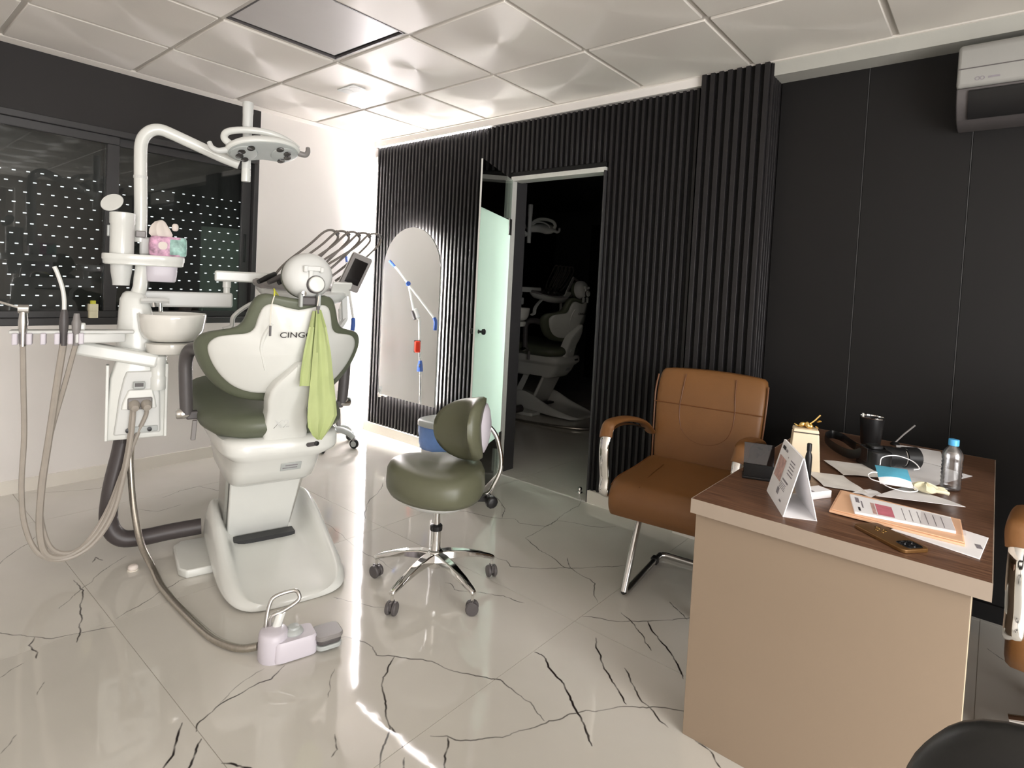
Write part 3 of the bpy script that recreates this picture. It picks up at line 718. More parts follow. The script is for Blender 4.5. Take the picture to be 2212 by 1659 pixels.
    # pillar behind the backrest
    PO = [(-.089, .572), (-.088, .66), (-.084, .725), (-.090, .772), (-.086, .815), (-.070, .850), (-.002, .928), (.012, .936), (.030, .936), (.040, .928), (.062, .86), (.076, .81), (.080, .772), (.074, .725), (.086, .66), (.088, .572), (.080, .562), (-.080, .562)]
    def pu(z): return interp(z, [(.555, .186), (.60, .178), (.66, .164), (.72, .142), (.77, .117), (.82, .090), (.86, .070), (.90, .054), (.94, .044)])
    def prg(s, du):
        out = []
        for v, z in PO:
            vv, zz = v - math.copysign(min(abs(v), s), v), z - s * (1 if z > .8 else -1) * (1 if z > .9 or z < .6 else 0)
            out.append(Vector((pu(zz) + du, -vv, zz)))
        return out
    pil = MB().loft([prg(.05, 0), prg(.022, -.001), prg(.010, .002), prg(.003, .009), prg(0, .018), prg(0, .085)]).build('back_support', WHITE, t, smooth=True, angle=35)
    p = Vector((.1585, .025, .665)); M = Matrix(((x.x, zz.x, nn.x, p.x), (x.y, zz.y, nn.y, p.y), (x.z, zz.z, nn.z, p.z), (0, 0, 0, 1)))
    text('embossed_lettering', 'X2', .052, M, WHITE2, pil, .002)
    MB().box((.215, 0, .552), (.10, .182, .006)).build('gap', BLACK, pil)
    # headrest
    hc = L(.115, .075, 1.283)
    Mh = Euler((0, R(8), 0)).to_matrix()
    MB().loft([[hc + Mh @ Vector((du, .099 * s * math.cos(q), .094 * s * math.sin(q))) for q in [2 * math.pi * k / 32 for k in range(32)]] for du, s in ((.03, .86), (.015, .99), (0, 1.0), (-.02, .97), (-.04, .88), (-.054, .72), (-.062, .45), (-.064, .1))]).build('headrest_shell', WHITE2, t, smooth=True, angle=80)
    MB().loft([[hc + Mh @ Vector((du, .096 * s * math.cos(q), .091 * s * math.sin(q))) for q in [2 * math.pi * k / 32 for k in range(32)]] for du, s in ((.012, .9), (.018, 1.0), (.045, 1.0), (.065, .9), (.072, .6), (.074, .1))]).build('headrest_cushion', OLIVE, t, smooth=True, angle=80)
    hk = hc + Vector((-.058, -.014, -.034))
    MB().lathe([(.036, 0), (.036, .018), (.034, .022)], n=28, M=axisM(hk, (-1, 0, .1)), cap=True).build('knob_ring', DGREY, t, smooth=True)
    MB().lathe([(.0315, .012), (.0315, .026), (.028, .030), (0, .031)], n=28, M=axisM(hk, (-1, 0, .1))).build('knob', WHITE, t, smooth=True)
    br = MB(); br.box(hc + Vector((-.064, 0.0, .030)), (.018, .07, .02)); br.box(hc + Vector((-.068, .028, .028)), (.022, .016, .026)); br.box(hc + Vector((-.068, -.036, .026)), (.022, .014, .022)); br.box(hc + Vector((-.066, .006, -.002)), (.014, .016, .05))
    br.build('hinge_block', WHITE2, t, bevel=.003)
    nk = MB(); nk.box(L(.07, .068, 1.182), (.035, .058, .036)); nk.build('neck_block', DGREY, t, bevel=.006)
    for s, q in ((-1, .034), (1, .104)): MB().box(L(.05, q, 1.185), (.03, .012, .055)).build('neck_cheek', LGREY, t, bevel=.004)
    MB().lathe([(.010, 0), (.010, .012), (0, .013)], n=12, M=axisM(L(.04, .040, 1.213), (-1, 0, 0))).build('neck_screw', CHROME, t)
    # armrests
    for s in (1, -1):
        MB().tube([(.30, s * .275, .935), (.40, s * .305, .953), (.46, s * .333, .945), (.49, s * .346, .90), (.49, s * .345, .80), (.49, s * .340, .70), (.49, s * .338, .665)], lambda q: .030 - .006 * q, 12, smooth=6).build('armrest', DGREY, t, smooth=True)
        MB().lathe([(.020, 0), (.022, .006), (.022, .045), (.018, .05), (0, .05)], n=16, M=axisM((.49, s * .328, .668), (0, s, 0))).build('armrest_knob', CHROME, t, smooth=True)
        MB().box((.49, s * .300, .66), (.035, .08, .035)).build('armrest_bracket', DGREY, t, bevel=.006)
        MB().box((.46, s * .312, .60), (.022, .018, .085), rot=(R(s * 4), 0, 0)).build('bracket_plate', MGREY, t, bevel=.003)
    return t
chair = make_chair('olive and white dental chair in the lit room, back turned, with a green bib hanging')
chair2 = dup(chair, (.98, 1.89, 0), R(180), 'dental chair seen from its side in the dark room beyond the doorway')

# ------------------------------------------------------------------ dental unit (cuspidor, lamp, instrument tray) beside the chair
def make_unit(label, lamp_turn):
    t = thing('dental_unit', label, 'dental unit', CH_O, CH_A)
    MB().tube([L(.685, -.214, .085), L(.70, -.34, .078), L(.71, -.45, .070), L(.715, -.53, .085), L(.725, -.572, .16), L(.735, -.565, .30), L(.75, -.535, .46), L(.76, -.52, .56)], .036, 14).build('floor_tube', HOSE_D, t, smooth=True)
    body = MB().loft([[L(u, v, z) for u, v in ((.68, -.588 + k), (.70, -.595 + k), (.84, -.585 + k), (.86, -.56), (.86, -.41), (.84, -.385), (.70, -.368 - k * .3), (.68, -.374 - k * .3))] for z, k in ((.53, 0.), (.545, 0.), (.66, .004), (.80, .012), (.87, .03), (.90, .06))]).build('body', WHITE, t, bevel=.006)
    fp = MB().loft([[L(u, v, z) for u, v in ((.664, a), (.69, a - .004), (.69, b + .004), (.664, b))] for z, a, b in ((.555, -.562, -.392), (.62, -.555, -.394), (.72, -.545, -.397), (.80, -.53, -.41), (.83, -.52, -.43))]).build('front_panel', WHITE2, body, bevel=.005)
    MB().loft([[L(u, v, z) for u, v in ((.652, a), (.67, a - .003), (.67, b + .003), (.652, b))] for z, a, b in ((.667, -.538, -.41), (.70, -.532, -.414), (.745, -.515, -.425), (.752, -.51, -.43))]).build('upper_panel', WHITE, body, bevel=.004)
    MB().box(L(.648, -.471, .692), (.012, .092, .052)).build('connector_recess', MGREY, body, bevel=.008)
    for dv in (-.022, .022): MB().lathe([(.021, 0), (.021, .022), (.014, .04), (0, .042)], n=14, M=axisM(L(.645, -.471 + dv, .690), (-1, -.1, -.3))).build('connector', HOSE, body, smooth=True)
    MB().box(L(.66, -.452, .575), (.008, .10, .026)).build('lower_strip', LGREY, body, bevel=.003)
    for v in (-.513, -.433): MB().lathe([(.009, 0), (.009, .012), (0, .013)], n=12, M=axisM(L(.657, v, .575), (-1, 0, 0))).build('valve_knob', BLACK, body)
    for dv in (-.03, .0): MB().lathe([(.008, 0), (.006, .02), (0, .02)], n=10, M=axisM(L(.70, -.50 + dv, .53), (0, 0, -1))).build('drain_stub', DGREY, body)
    for v in (-.590, -.372): MB().loft([[L(u, v + dv_, z) for u, dv_ in ((.668, -.006), (.72, -.006), (.72, .006), (.668, .006))] for z in (.532, .86)]).build('side_fin', WHITE, body, bevel=.003)
    MB().box(L(.655, -.476, .772), (.03, .045, .030)).build('port_block', LGREY, body, bevel=.004)
    MB().box(L(.6395, -.476, .775), (.002, .032, .016)).build('port_slot', DGREY, body)
    # neck column
    col_ = MB().loft([[L(u0 + a * math.copysign(abs(math.cos(q)) ** .7, math.cos(q)), vc + b * math.copysign(abs(math.sin(q)) ** .7, math.sin(q)), z) for q in [2 * math.pi * k / 24 for k in range(24)]] for z, u0, vc, a, b in ((.82, .79, -.48, .06, .075), (.90, .79, -.475, .065, .085), (1.0, .80, -.482, .065, .078), (1.08, .80, -.49, .06, .066), (1.14, .80, -.497, .055, .055), (1.165, .80, -.50, .045, .042), (1.175, .80, -.50, .03, .03))]).build('column', WHITE, t, smooth=True)
    MB().tube([L(.80, -.49, 1.15), L(.79, -.478, 1.19), L(.79, -.475, 1.24), L(.80, -.47, 1.30)], lambda q: .030 - .004 * q, 14).build('platform_post', WHITE, t, smooth=True)
    # cuspidor
    bowl = MB().lathe([(.03, .958), (.09, .962), (.112, .978), (.127, 1.010), (.134, 1.062), (.136, 1.080), (.133, 1.083), (.128, 1.078), (.122, 1.03), (.10, .99), (.05, .975), (0, .972)], L(.70, -.352, 0), 40).build('cuspidor_bowl', CERAMIC, t, smooth=True, angle=60)
    MB().lathe([(.09, .905), (.097, .910), (.104, .935), (.103, .950), (.09, .9545), (0, .9545)], L(.70, -.352, 0), 36).build('bowl_base', CERAMIC, t, smooth=True)
    MB().box(L(.74, -.40, .925), (.10, .10, .04)).build('bowl_bracket', WHITE2, t, bevel=.01)
    sp = MB().loft([[L(.745 + q_[0], v, zc + q_[1]) for q_ in ((-.03 * s, 0), (-.02 * s, .012), (.02 * s, .012), (.03 * s, 0), (.02 * s, -.010), (-.02 * s, -.010))] for v, zc, s in ((-.475, 1.135, .8), (-.44, 1.137, 1), (-.40, 1.138, 1.05), (-.375, 1.137, .9), (-.365, 1.136, .5))]).build('tap_arm', WHITE2, t, smooth=True)
    MB().tube([L(.745, -.40, 1.13), L(.745, -.398, 1.105), L(.745, -.397, 1.085)], .008, 10).build('tap_nozzle', CHROME, t, smooth=True)
    MB().tube([L(.73, -.425, 1.13), L(.73, -.422, 1.11)], .009, 10).build('cup_nozzle', BRUSHED, t)
    # platform with cup dispenser
    pl = [(.815 + .092 * math.copysign(abs(math.cos(q)) ** .6, math.cos(q)), -.462 + .160 * math.copysign(abs(math.sin(q)) ** .7, math.sin(q))) for q in [2 * math.pi * k / 40 for k in range(40)]]
    MB().loft([[L(.815 + (u - .815) * s, -.462 + (v + .462) * s, z) for u, v in pl] for z, s in ((1.292, .93), (1.296, .97), (1.312, .98), (1.316, 1.0), (1.336, 1.0), (1.340, .985), (1.340, .95))]).build('platform', WHITE, t, smooth=True, angle=35)
    MB().loft([se_ring(.81, 0, .06 * s, .062 * s, z, 28, .5) for z, s in ((1.222, .86), (1.228, .95), (1.26, 1.), (1.293, 1.02))]).build('drawer_box', LILAC, t, smooth=True).location = (0, .03 + .395, 0)
    MB().lathe([(.046, 1.341), (.046, 1.47), (.049, 1.475), (.049, 1.520), (.046, 1.522), (.043, 1.52), (.043, 1.47), (0, 1.47)], L(.80, -.548, 0), 28).build('cup_dispenser', WHITE, t, smooth=True, angle=40)
    MB().lathe([(.0, -.004), (.044, -.004), (.046, 0), (.044, .004), (0, .005)], n=28, M=axisM(L(.80, -.588, 1.563), (-.72, .42, .5))).build('dispenser_lid', WHITE, t, smooth=True)
    MB().lathe([(.028, 1.2), (.032, 1.2), (.034, 1.222), (.040, 1.26), (.042, 1.293), (0, 1.293)], L(.80, -.548, 0), 24).build('dispenser_cup', WHITE2, t, smooth=True)
    MB().box(L(.82, -.598, 1.44), (.02, .012, .05)).build('dispenser_catch', LGREY, t, bevel=.004)
    MB().box(L(.86, -.455, 1.382), (.05, .05, .083)).build('pole_block', WHITE2, t, bevel=.01)
    MB().box(L(.845, -.478, 1.435), (.05, .04, .03)).build('pole_clip', MGREY, t, bevel=.004)
    # lamp pole and arm
    MB().tube([L(.86, -.478, 1.40), L(.86, -.479, 1.55), L(.86, -.483, 1.70)], .0265, 18, smooth=4).build('lamp_pole', WHITE, t, smooth=True)
    MB().tube([L(.86, -.483, 1.695), L(.86, -.485, 1.78), L(.86, -.484, 1.845), L(.86, -.472, 1.885), L(.86, -.445, 1.915), L(.86, -.41, 1.925), L(.86, -.37, 1.916), L(.86, -.28, 1.886), L(.86, -.16, 1.846), L(.848, -.075, 1.820)], .0265, 18, smooth=4).build('lamp_arm', WHITE, t, smooth=True)
    MB().lathe([(.0285, 1.69), (.0285, 1.702)], L(.86, -.483, 0), 18).build('pole_collar', WHITE2, t)
    rod = MB(); P0 = L(.83, -.045, 0)
    rod.lathe([(.020, 1.735), (.021, 1.74), (.021, 1.79), (.0205, 1.80)], P0, 18); rod.build('lamp_pivot', WHITE, t, smooth=True)
    MB().lathe([(.0205, 1.80), (.0205, 2.0), (.0235, 2.01), (.0235, 2.06), (.0245, 2.075), (.0245, 2.12), (.022, 2.125), (0, 2.125)], P0, 18).build('lamp_pivot', WHITE2, t, smooth=True)
    # lamp head
    c0 = L(.72, .012, 1.875)
    Mx = Matrix.Translation(c0) @ Matrix.Rotation(lamp_turn, 4, 'Z') @ Matrix.Rotation(R(-7), 4, 'X') @ Matrix.Rotation(R(27), 4, 'Y')
    # local: x deep, y across, z up ; underside faces down and to the camera
    def bean(s, z, kx=1., n=44):
        out = []
        for k in range(n):
            q = 2 * math.pi * k / n; c, sn = math.cos(q), math.sin(q)
            x = .092 * c * kx; y = .172 * math.copysign(abs(sn) ** .9, sn)
            if c > 0: x *= (.55 + .45 * min(1, abs(sn) * 1.5) ** 1.5)
            else: x *= 1.05
            out.append(Mx @ Vector((x * s, y * s, z)))
        return out
    head = MB().loft([bean(.93, -.008), bean(.985, -.004), bean(1, .004), bean(.985, .016), bean(.85, .032), bean(.55, .044), bean(.1, .048)]).build('lamp_head', WHITE, t, smooth=True, angle=60)
    MB().loft([bean(.92, -.006), bean(.93, -.012), bean(.90, -.014), bean(.1, -.012)]).build('lamp_face', LGREY, head, smooth=True)
    for s in (-1, 1):
        MB().loft([[Mx @ Vector((x * r_ * .9, s * .092 + y * r_, z)) for x, y in [(math.cos(2 * math.pi * k / 24), math.sin(2 * math.pi * k / 24)) for k in range(24)]] for r_, z in ((.062, -.0130), (.060, -.0175), (.055, -.019), (.01, -.018))]).build('lens_pod', LGREY, head, smooth=True)
        for ax, ay in ((-.046, -.024), (-.016, .014), (.016, .020), (.043, -.006)):
            MB().loft([[Mx @ Vector((ax + x * r_, s * (.090 + ay) + y * r_, z)) for x, y in [(math.cos(2 * math.pi * k / 18), math.sin(2 * math.pi * k / 18)) for k in range(18)]] for r_, z in ((.0178, -.0178), (.0175, -.0206), (.013, -.0203), (.001, -.0201))]).build('lamp_lens', LENS, head, smooth=True)
        h_ = [Mx @ Vector(p) for p in ((0, s * .165, .0), (.0, s * .196, -.008), (.0, s * .212, .010), (.0, s * .218, .034))] if s < 0 else [Mx @ Vector(p) for p in ((.0, s * .165, .0), (.0, s * .20, -.006), (.0, s * .225, .010), (.0, s * .232, .038))]
        MB().tube(h_, lambda q: .015 - .004 * q, 12).build('lamp_handle', MGREY if s < 0 else WHITE2, head, smooth=True)
    MB().tube([Mx @ Vector(p) for p in ((-.02, .14, .012), (-.02, .168, .05), (-.02, .150, .088), (-.02, .085, .105), (-.02, .0, .104), (-.02, -.07, .085), (-.02, -.13, .045), (-.02, -.158, .012))], .0165, 12).build('lamp_yoke', WHITE, head, smooth=True)
    MB().tube([Mx @ Vector(p) for p in ((.02, .13, .02), (.01, .11, .058), (.0, .04, .078), (.0, -.05, .074), (.01, -.12, .03))], .008, 10).build('lamp_yoke', WHITE2, head, smooth=True)
    # swing arm to the instrument tray
    def bar(name, p, q, wd, hg, m, bev=.008):
        p, q = Vector(p), Vector(q); dd = (q - p); M = axisM((p + q) / 2, dd)
        return MB().box((0, 0, 0), (wd, hg, dd.length), M=M).build(name, m, t, bevel=bev)
    bar('swing_arm', L(.85, -.47, 1.141), L(.85, -.088, 1.143), .062, .072, WHITE2)
    MB().lathe([(.015, 1.178), (.015, 1.205), (.019, 1.206), (.019, 1.236)], L(.85, -.112, 0), 16).build('swing_pin', WHITE, t)
    bar('tray_arm', L(.85, -.168, 1.262), L(.82, .16, 1.262), .06, .052, WHITE)
    # instrument tray
    tr = MB().loft([[L(.74 + a * math.copysign(abs(math.cos(q)) ** .7, math.cos(q)), .225 + b * math.copysign(abs(math.sin(q)) ** .7, math.sin(q)), z + .03 * math.cos(q)) for q in [2 * math.pi * k / 36 for k in range(36)]] for z, a, b in ((1.165, .10, .16), (1.172, .13, .19), (1.20, .155, .215), (1.222, .158, .222), (1.228, .15, .215))]).build('instrument_tray', WHITE2, t, smooth=True, angle=50)
    MB().loft([[L(.745 + a * math.copysign(abs(math.cos(q)) ** .7, math.cos(q)), .19 + b * math.copysign(abs(math.sin(q)) ** .7, math.sin(q)), z + .03 * math.cos(q)) for q in [2 * math.pi * k / 36 for k in range(36)]] for z, a, b in ((1.228, .12, .20), (1.242, .12, .20), (1.247, .11, .19))]).build('instrument_rest', MGREY, t, smooth=True)
    pan_ = MB().box(L(.62, .385, 1.225), (.014, .10, .085), rot=(0, R(-35), 0)).build('control_panel', WHITE, t, bevel=.006)
    for a in range(3):
        for b in range(2): MB().lathe([(.0055, 0), (.0055, .003), (0, .0035)], n=10, M=axisM(L(.6135 + .012 * (1 - b), .36 + .024 * a, 1.222 + .022 * b), (-.82, 0, .57))).build('button', MGREY, pan_)
    for k in range(5):
        dv = .056 * k; du = -.01 * k
        MB().tube([L(.66 + du, .055 + dv * .6, 1.262), L(.70 + du, .13 + dv * .85, 1.345), L(.74 + du, .25 + dv, 1.445), L(.76 + du, .325 + dv, 1.515), L(.765 + du, .365 + dv, 1.532), L(.765 + du, .395 + dv, 1.522), L(.76 + du, .402 + dv, 1.49), L(.75 + du, .36 + dv, 1.44), L(.74 + du, .27 + dv * .95, 1.345), L(.74 + du, .20 + dv * .8, 1.265)], .0062, 8).build('whip_arm', WHIP, t, smooth=True)
        MB().tube([L(.61 + du * .5, -.015 + .044 * k, 1.243), L(.63 + du * .5, .03 + .046 * k, 1.266), L(.66 + du, .07 + dv * .75, 1.285)], lambda q: .011 + .003 * math.sin(q * 3), 10).build('handpiece', DGREY if k % 2 else BLACK, t, smooth=True)
        MB().lathe([(.011, -.012), (.011, .012)], n=10, M=axisM(L(.765 + du, .398 + dv, 1.52), (0, .6, .7))).build('whip_clip', DGREY, t)
    # screen
    Ms = Matrix.Translation(L(.60, .449, 1.312)) @ Matrix.Rotation(R(19), 4, 'X') @ Matrix.Rotation(R(-14), 4, 'Y')
    scr = MB().prism([(0, 0)] and rounded(.108, .192, .01), -.010, .010, Ms @ Matrix(((0, 0, 1, 0), (1, 0, 0, 0), (0, 1, 0, 0), (0, 0, 0, 1)))).build('screen_housing', MGREY, t, bevel=.003)
    MB().box((-.0105, 0, .006), (.003, .074, .130), M=Ms).build('screen', SCREEN, scr)
    MB().box((.012, 0, 0), (.006, .112, .197), M=Ms).build('screen_back', WHITE, scr, bevel=.004)
    bar('screen_bracket', L(.74, .44, 1.22), L(.74, .452, 1.06), .03, .018, WHITE2, .004)
    bar('screen_bracket', L(.74, .454, 1.065), L(.72, .40, .99), .03, .018, WHITE2, .004)
    MB().tube([L(.66, -.15, 1.015), L(.66, -.115, 1.03), L(.66, -.108, 1.075), L(.67, -.05, 1.125), L(.68, .04, 1.172), L(.70, .12, 1.20)], .022, 12, flat=.45, up=(1, 0, 0)).build('tray_handle', WHITE2, t, smooth=True)
    # assistant's holder with hanging tubes
    bar('assistant_arm', L(.70, -.70, .938), L(.68, -.405, .872), .07, .060, WHITE, .012)
    MB().lathe([(.031, .745), (.033, .75), (.033, .80), (.030, .805), (.030, .86), (.033, .865), (.033, .892), (.02, .9), (0, .9)], L(.68, -.405, 0), 22).build('arm_joint', WHITE, t, smooth=True, angle=50)
    hold = MB()
    hold.prism([(.595, .03 + .905), (.595, .03 + .50), (.64, .03 + .50), (.665, .03 + .60), (.675, .03 + .70), (.655, .03 + .905)], 1.002, 1.016)
    hold.prism([(.585, .03 + .70), (.585, .03 + .62), (.61, .03 + .53), (.66, .03 + .53), (.665, .03 + .70)], .965, 1.004)
    hold.box(L(.69, -.66, .972), (.09, .06, .03))
    hb = hold.build('holder_plate', WHITE2, t, bevel=.005)
    for v in (-.885, -.842, -.80, -.757, -.715, -.68): MB().box(L(.60, v, .984), (.045, .018, .046)).build('holder_finger', LILAC, hb, bevel=.004)
    MB().box(L(.63, -.685, 1.03), (.03, .035, .03)).build('holder_switch', WHITE, hb, bevel=.006)
    for v, m1, tip in ((-.862, BRUSHED, 0), (-.737, DGREY, 1), (-.697, MGREY, 2)):
        MB().lathe([(.011, .955), (.012, 1.0), (.015, 1.02), (.0165, 1.05), (.013, 1.085 if tip < 2 else 1.06), (.0095, 1.10 if tip < 2 else 1.085), (0, 1.10 if tip < 2 else 1.085)], L(.598, v, 0), 14).build('suction_handpiece', m1, t, smooth=True)
        if tip == 0:
            MB().lathe([(.017, -.016), (.017, .016)], n=14, M=axisM(L(.598, v, 1.10), (0, 1, 0))).build('syringe_head', BRUSHED, t)
            MB().tube([L(.598, v, 1.10), L(.60, v - .05, 1.118), L(.61, v - .10, 1.135)], .0042, 8).build('syringe_tip', CHROME, t, smooth=True)
        if tip == 1: MB().tube([L(.598, v, 1.09), L(.598, v - .001, 1.14), L(.598, v - .008, 1.19), L(.598, v - .024, 1.245), L(.598, v - .034, 1.27)], .0078, 10).build('ejector_tip', WHITE, t, smooth=True)
    for pts, rr_ in (([(.60, -.862, .965), (.60, -.858, .80), (.60, -.853, .60), (.60, -.858, .40), (.60, -.845, .24), (.60, -.80, .12), (.61, -.72, .075), (.62, -.63, .11), (.63, -.56, .22), (.635, -.52, .40), (.64, -.50, .55), (.638, -.493, .67)], .0095),
                     ([(.60, -.737, .965), (.60, -.755, .80), (.60, -.775, .60), (.60, -.795, .40), (.60, -.80, .22), (.60, -.775, .11), (.62, -.70, .085), (.64, -.61, .15), (.65, -.545, .30), (.655, -.51, .48), (.645, -.495, .67)], .0125),
                     ([(.605, -.697, .965), (.61, -.73, .80), (.612, -.772, .60), (.612, -.80, .40), (.612, -.795, .24), (.61, -.755, .12), (.63, -.67, .10), (.66, -.585, .22), (.67, -.525, .40), (.665, -.475, .56), (.655, -.447, .64), (.64, -.449, .68)], .0095)):
        MB().tube([L(*p) for p in pts], rr_, 8, smooth=5).build('suction_hose', HOSE, t, smooth=True)
    return t
unit = make_unit('white dental unit with lamp pole, round cuspidor bowl and instrument tray beside the olive chair', R(0))
unit2 = make_unit('dim dental unit with lamp and small screen beside the chair in the dark room', R(90))
unit2.location = (1.24, 1.70, 0); unit2.rotation_euler = (0, 0, R(180))

def make_pedal(label):
    t = thing('foot_pedal', label, 'foot pedal', CH_O, CH_A)
    b = MB().loft([[L(u, v, z) for u, v in [( -.335 + s * .052 * math.cos(q) , -.118 + s * .048 * math.sin(q)) for q in [2 * math.pi * k / 28 for k in range(28)]]] for z, s in ((0.0, .95), (.004, 1.0), (.07, .98), (.088, .93), (.094, .8), (.096, .2))]).build('pedal_body', LILAC, t, smooth=True, angle=50)
    MB().loft([[L(-.352 + a * x, -.055 + bq * y, z) for x, y in rounded(2, 2, .35)] for z, a, bq in ((.004, .044, .068), (.012, .046, .07), (.062, .044, .068), (.07, .04, .064))]).build('pedal_housing', LILAC, t, smooth=True, angle=50)
    MB().lathe([(.030, .068), (.032, .074), (.028, .082), (.02, .086), (.018, .092), (0, .094)], L(-.345, -.055, 0), 24).build('pedal_button', LGREY, t, smooth=True)
    for z, s, m in ((.012, .94, LGREY), (.030, .90, DGREY), (.046, 1.0, MGREY)):
        MB().loft([[L(-.372 + s * .043 * x, .052 + s * .046 * y, zz) for x, y in rounded(2, 2, .5)] for zz in (z, z + .015)]).build('pedal_plate', m, t, bevel=.003)
    MB().tube([L(-.312, -.135, .03), L(-.31, -.138, .10), L(-.30, -.125, .165), L(-.30, -.105, .188), L(-.31, -.05, .197), L(-.325, -.036, .187), L(-.33, -.04, .168), L(-.322, -.085, .142), L(-.314, -.122, .128), L(-.312, -.125, .09)], .0065, 10, smooth=4).build('carry_loop', BRUSHED, t, smooth=True)
    MB().tube([L(-.318, -.105, .09), L(-.314, -.09, .135)], .016, 10).build('loop_bracket', WHITE, t, bevel=.002)
    MB().tube([L(.72, -.495, .526), L(.73, -.497, .40), L(.66, -.482, .22), L(.58, -.455, .09), L(.47, -.418, .028), L(.33, -.40, .016), L(.194, -.372, .0155), L(.06, -.338, .0155), L(-.056, -.306, .0155), L(-.16, -.272, .0155), L(-.231, -.232, .016), L(-.275, -.195, .02), L(-.30, -.158, .03)], .0135, 12).build('pedal_hose', METALHOSE, t, smooth=True)
    return t
pedal = make_pedal('lilac foot pedal with loop handle and metal hose on the floor before the chair base')
pedal2 = dup(pedal, (1.02, 1.72, 0), R(183), 'foot pedal and pale hose on the floor of the dark room')

# bib hung over the backrest
t = thing('bib', 'light green paper bib hanging by its cord over the dental chair back', 'bib', CH_O, CH_A)
def bibpanel(rows, th, k):
    g = []
    for z, va, vb, du in rows:
        g.append([L(.022 + du + .007 * math.sin(j * 1.5 + z * 7 + k), va + (vb - va) * j / 8, z) for j in range(9)])
    return g
def sheet_x(g, th):
    m = MB(); s = MB().sheet(g, 0.); n = len(s.v) // 2
    s.v = [tuple(p) for p in s.v[:n]] + [(p[0] + th, p[1], p[2]) for p in s.v[n:]]
    return s
sheet_x(bibpanel([(1.145, .076, .098, .0), (1.08, .064, .112, .0), (.98, .046, .116, .0), (.90, .036, .112, .0), (.845, .033, .108, 0)], .002, 0), .0016).build('bib_fold', BIB, t, smooth=True)
sheet_x(bibpanel([(1.15, .084, .104, -.012), (1.08, .082, .128, -.014), (.98, .078, .150, -.014), (.88, .074, .164, -.014), (.78, .068, .178, -.014), (.72, .066, .184, -.014), (.68, .070, .165, -.014), (.645, .088, .140, -.014), (.625, .108, .124, -.014)], .002, 2), .0016).build('bib_front', BIB, t, smooth=True)
MB().tube([L(.03, .088, 1.14), L(.028, .094, 1.17), L(.04, .100, 1.205), L(.08, .100, 1.222), L(.13, .09, 1.212), L(.17, .07, 1.19)], .0022, 6).build('cord', CABLE, t)
MB().tube([L(.17, -.02, 1.19), L(.11, -.055, 1.222), L(.07, -.062, 1.222), L(.042, -.068, 1.20)], .003, 6).build('cord', YELLOW, t)
MB().tube([L(.042, -.068, 1.20), L(.038, -.077, 1.165), L(.03, -.082, 1.12), L(.03, -.082, 1.075)], .0022, 6).build('cord', CABLE, t)
MB().box(L(.028, -.082, 1.065), (.006, .008, .04)).build('cord_clip', DGREY, t, bevel=.001)
MB().box(L(.012, .092, 1.15), (.008, .012, .03)).build('cord_clip', DGREY, t, bevel=.001)

# tissue pack on the unit's platform
t = thing('tissue_pack', 'flowered tissue pack with a white tissue pulled up, on the dental unit platform', 'tissue pack', CH_O, CH_A)
c = L(.785, -.374, 1.3405)
pk = MB().loft([[c + Vector((x * .045 * s, y * .072 * s, z)) for x, y in rounded(2, 2, .35)] for z, s in ((0, .93), (.008, 1.0), (.045, 1.03), (.078, 1.0), (.088, .9))]).build('pack', PACK_P, t, smooth=True, angle=60)
MB().loft([[c + Vector((x * .0455 * s, -.034 + y * .040 * s, z)) for x, y in rounded(2, 2, .35)] for z, s in ((0.002, .93), (.009, 1.0), (.045, 1.03), (.076, 1.0), (.0865, .9))]).build('pack_end', PACK_T, t, smooth=True, angle=60)
q = MB(); q.ell(c + Vector((-.0435, .022, .046)), (.004, .026, .022), 18, 8); q.build('pack_label', TISSUE, t, smooth=True)
tis = MB().loft([[c + Vector((.03 * s * math.cos(a) * (1 + .25 * math.sin(3 * a)), .028 + dy + .045 * s * math.sin(a) * (1 + .18 * math.cos(4 * a)), z)) for a in [2 * math.pi * k / 26 for k in range(26)]] for z, s, dy in ((.084, .75, -.005), (.10, .9, 0), (.12, .8, .004), (.14, .6, .006), (.155, .4, .004), (.163, .12, .0))]).build('tissue', TISSUE, t, smooth=True)
MB().ell(c + Vector((-.0, -.028, .135)), (.012, .014, .018), 12, 8, e=.8).build('tissue_tip', TISSUE, t, smooth=True)

# ------------------------------------------------------------------ mobile lamp stand (seen in the mirror; one castor foot in direct view)
BX, BY = .262, -.50
t = thing('mobile_lamp_stand', 'white mobile lamp stand with blue joints and red box behind the dental chair', 'lamp stand', (BX, BY, 0))
def S(x, y, z): return Vector((x - BX, y - BY, z))
MB().lathe([(.05, .10), (.055, .105), (.055, .135), (.03, .15), (.018, .16), (.018, .2), (0, .2)], n=24).build('hub', WHITE2, t, smooth=True)
for k in range(5):
    a = R(27 + 72 * k); c, s = math.cos(a), math.sin(a)
    MB().tube([(c * .04, s * .04, .125), (c * .10, s * .10, .128), (c * .16, s * .16, .108), (c * .2, s * .2, .078)], lambda q: .026 - .008 * q, 12, flat=1.2).build('leg', LGREY, t, smooth=True)
    cw = MB().lathe([(.0, -.012), (.032, -.012), (.035, -.008), (.035, .008), (.032, .012), (0, .012)], n=22, M=axisM((c * .205, s * .205, .0352), (-s, c, 0))).build('castor_wheel', BLACK, t, smooth=True, angle=40)
    MB().lathe([(.022, -.0135), (.022, .0135)], n=18, M=axisM((c * .205, s * .205, .0352), (-s, c, 0))).build('wheel_hub', LGREY, cw)
    MB().box((c * .202, s * .202, .066), (.02, .034, .016), rot=(0, 0, a)).build('castor_fork', MGREY, t, bevel=.004)
MB().tube([S(.262, -.50, .19), S(.256, -.49, .5), S(.25, -.475, .70)], .012, 12).build('pole', BRUSHED, t, smooth=True)
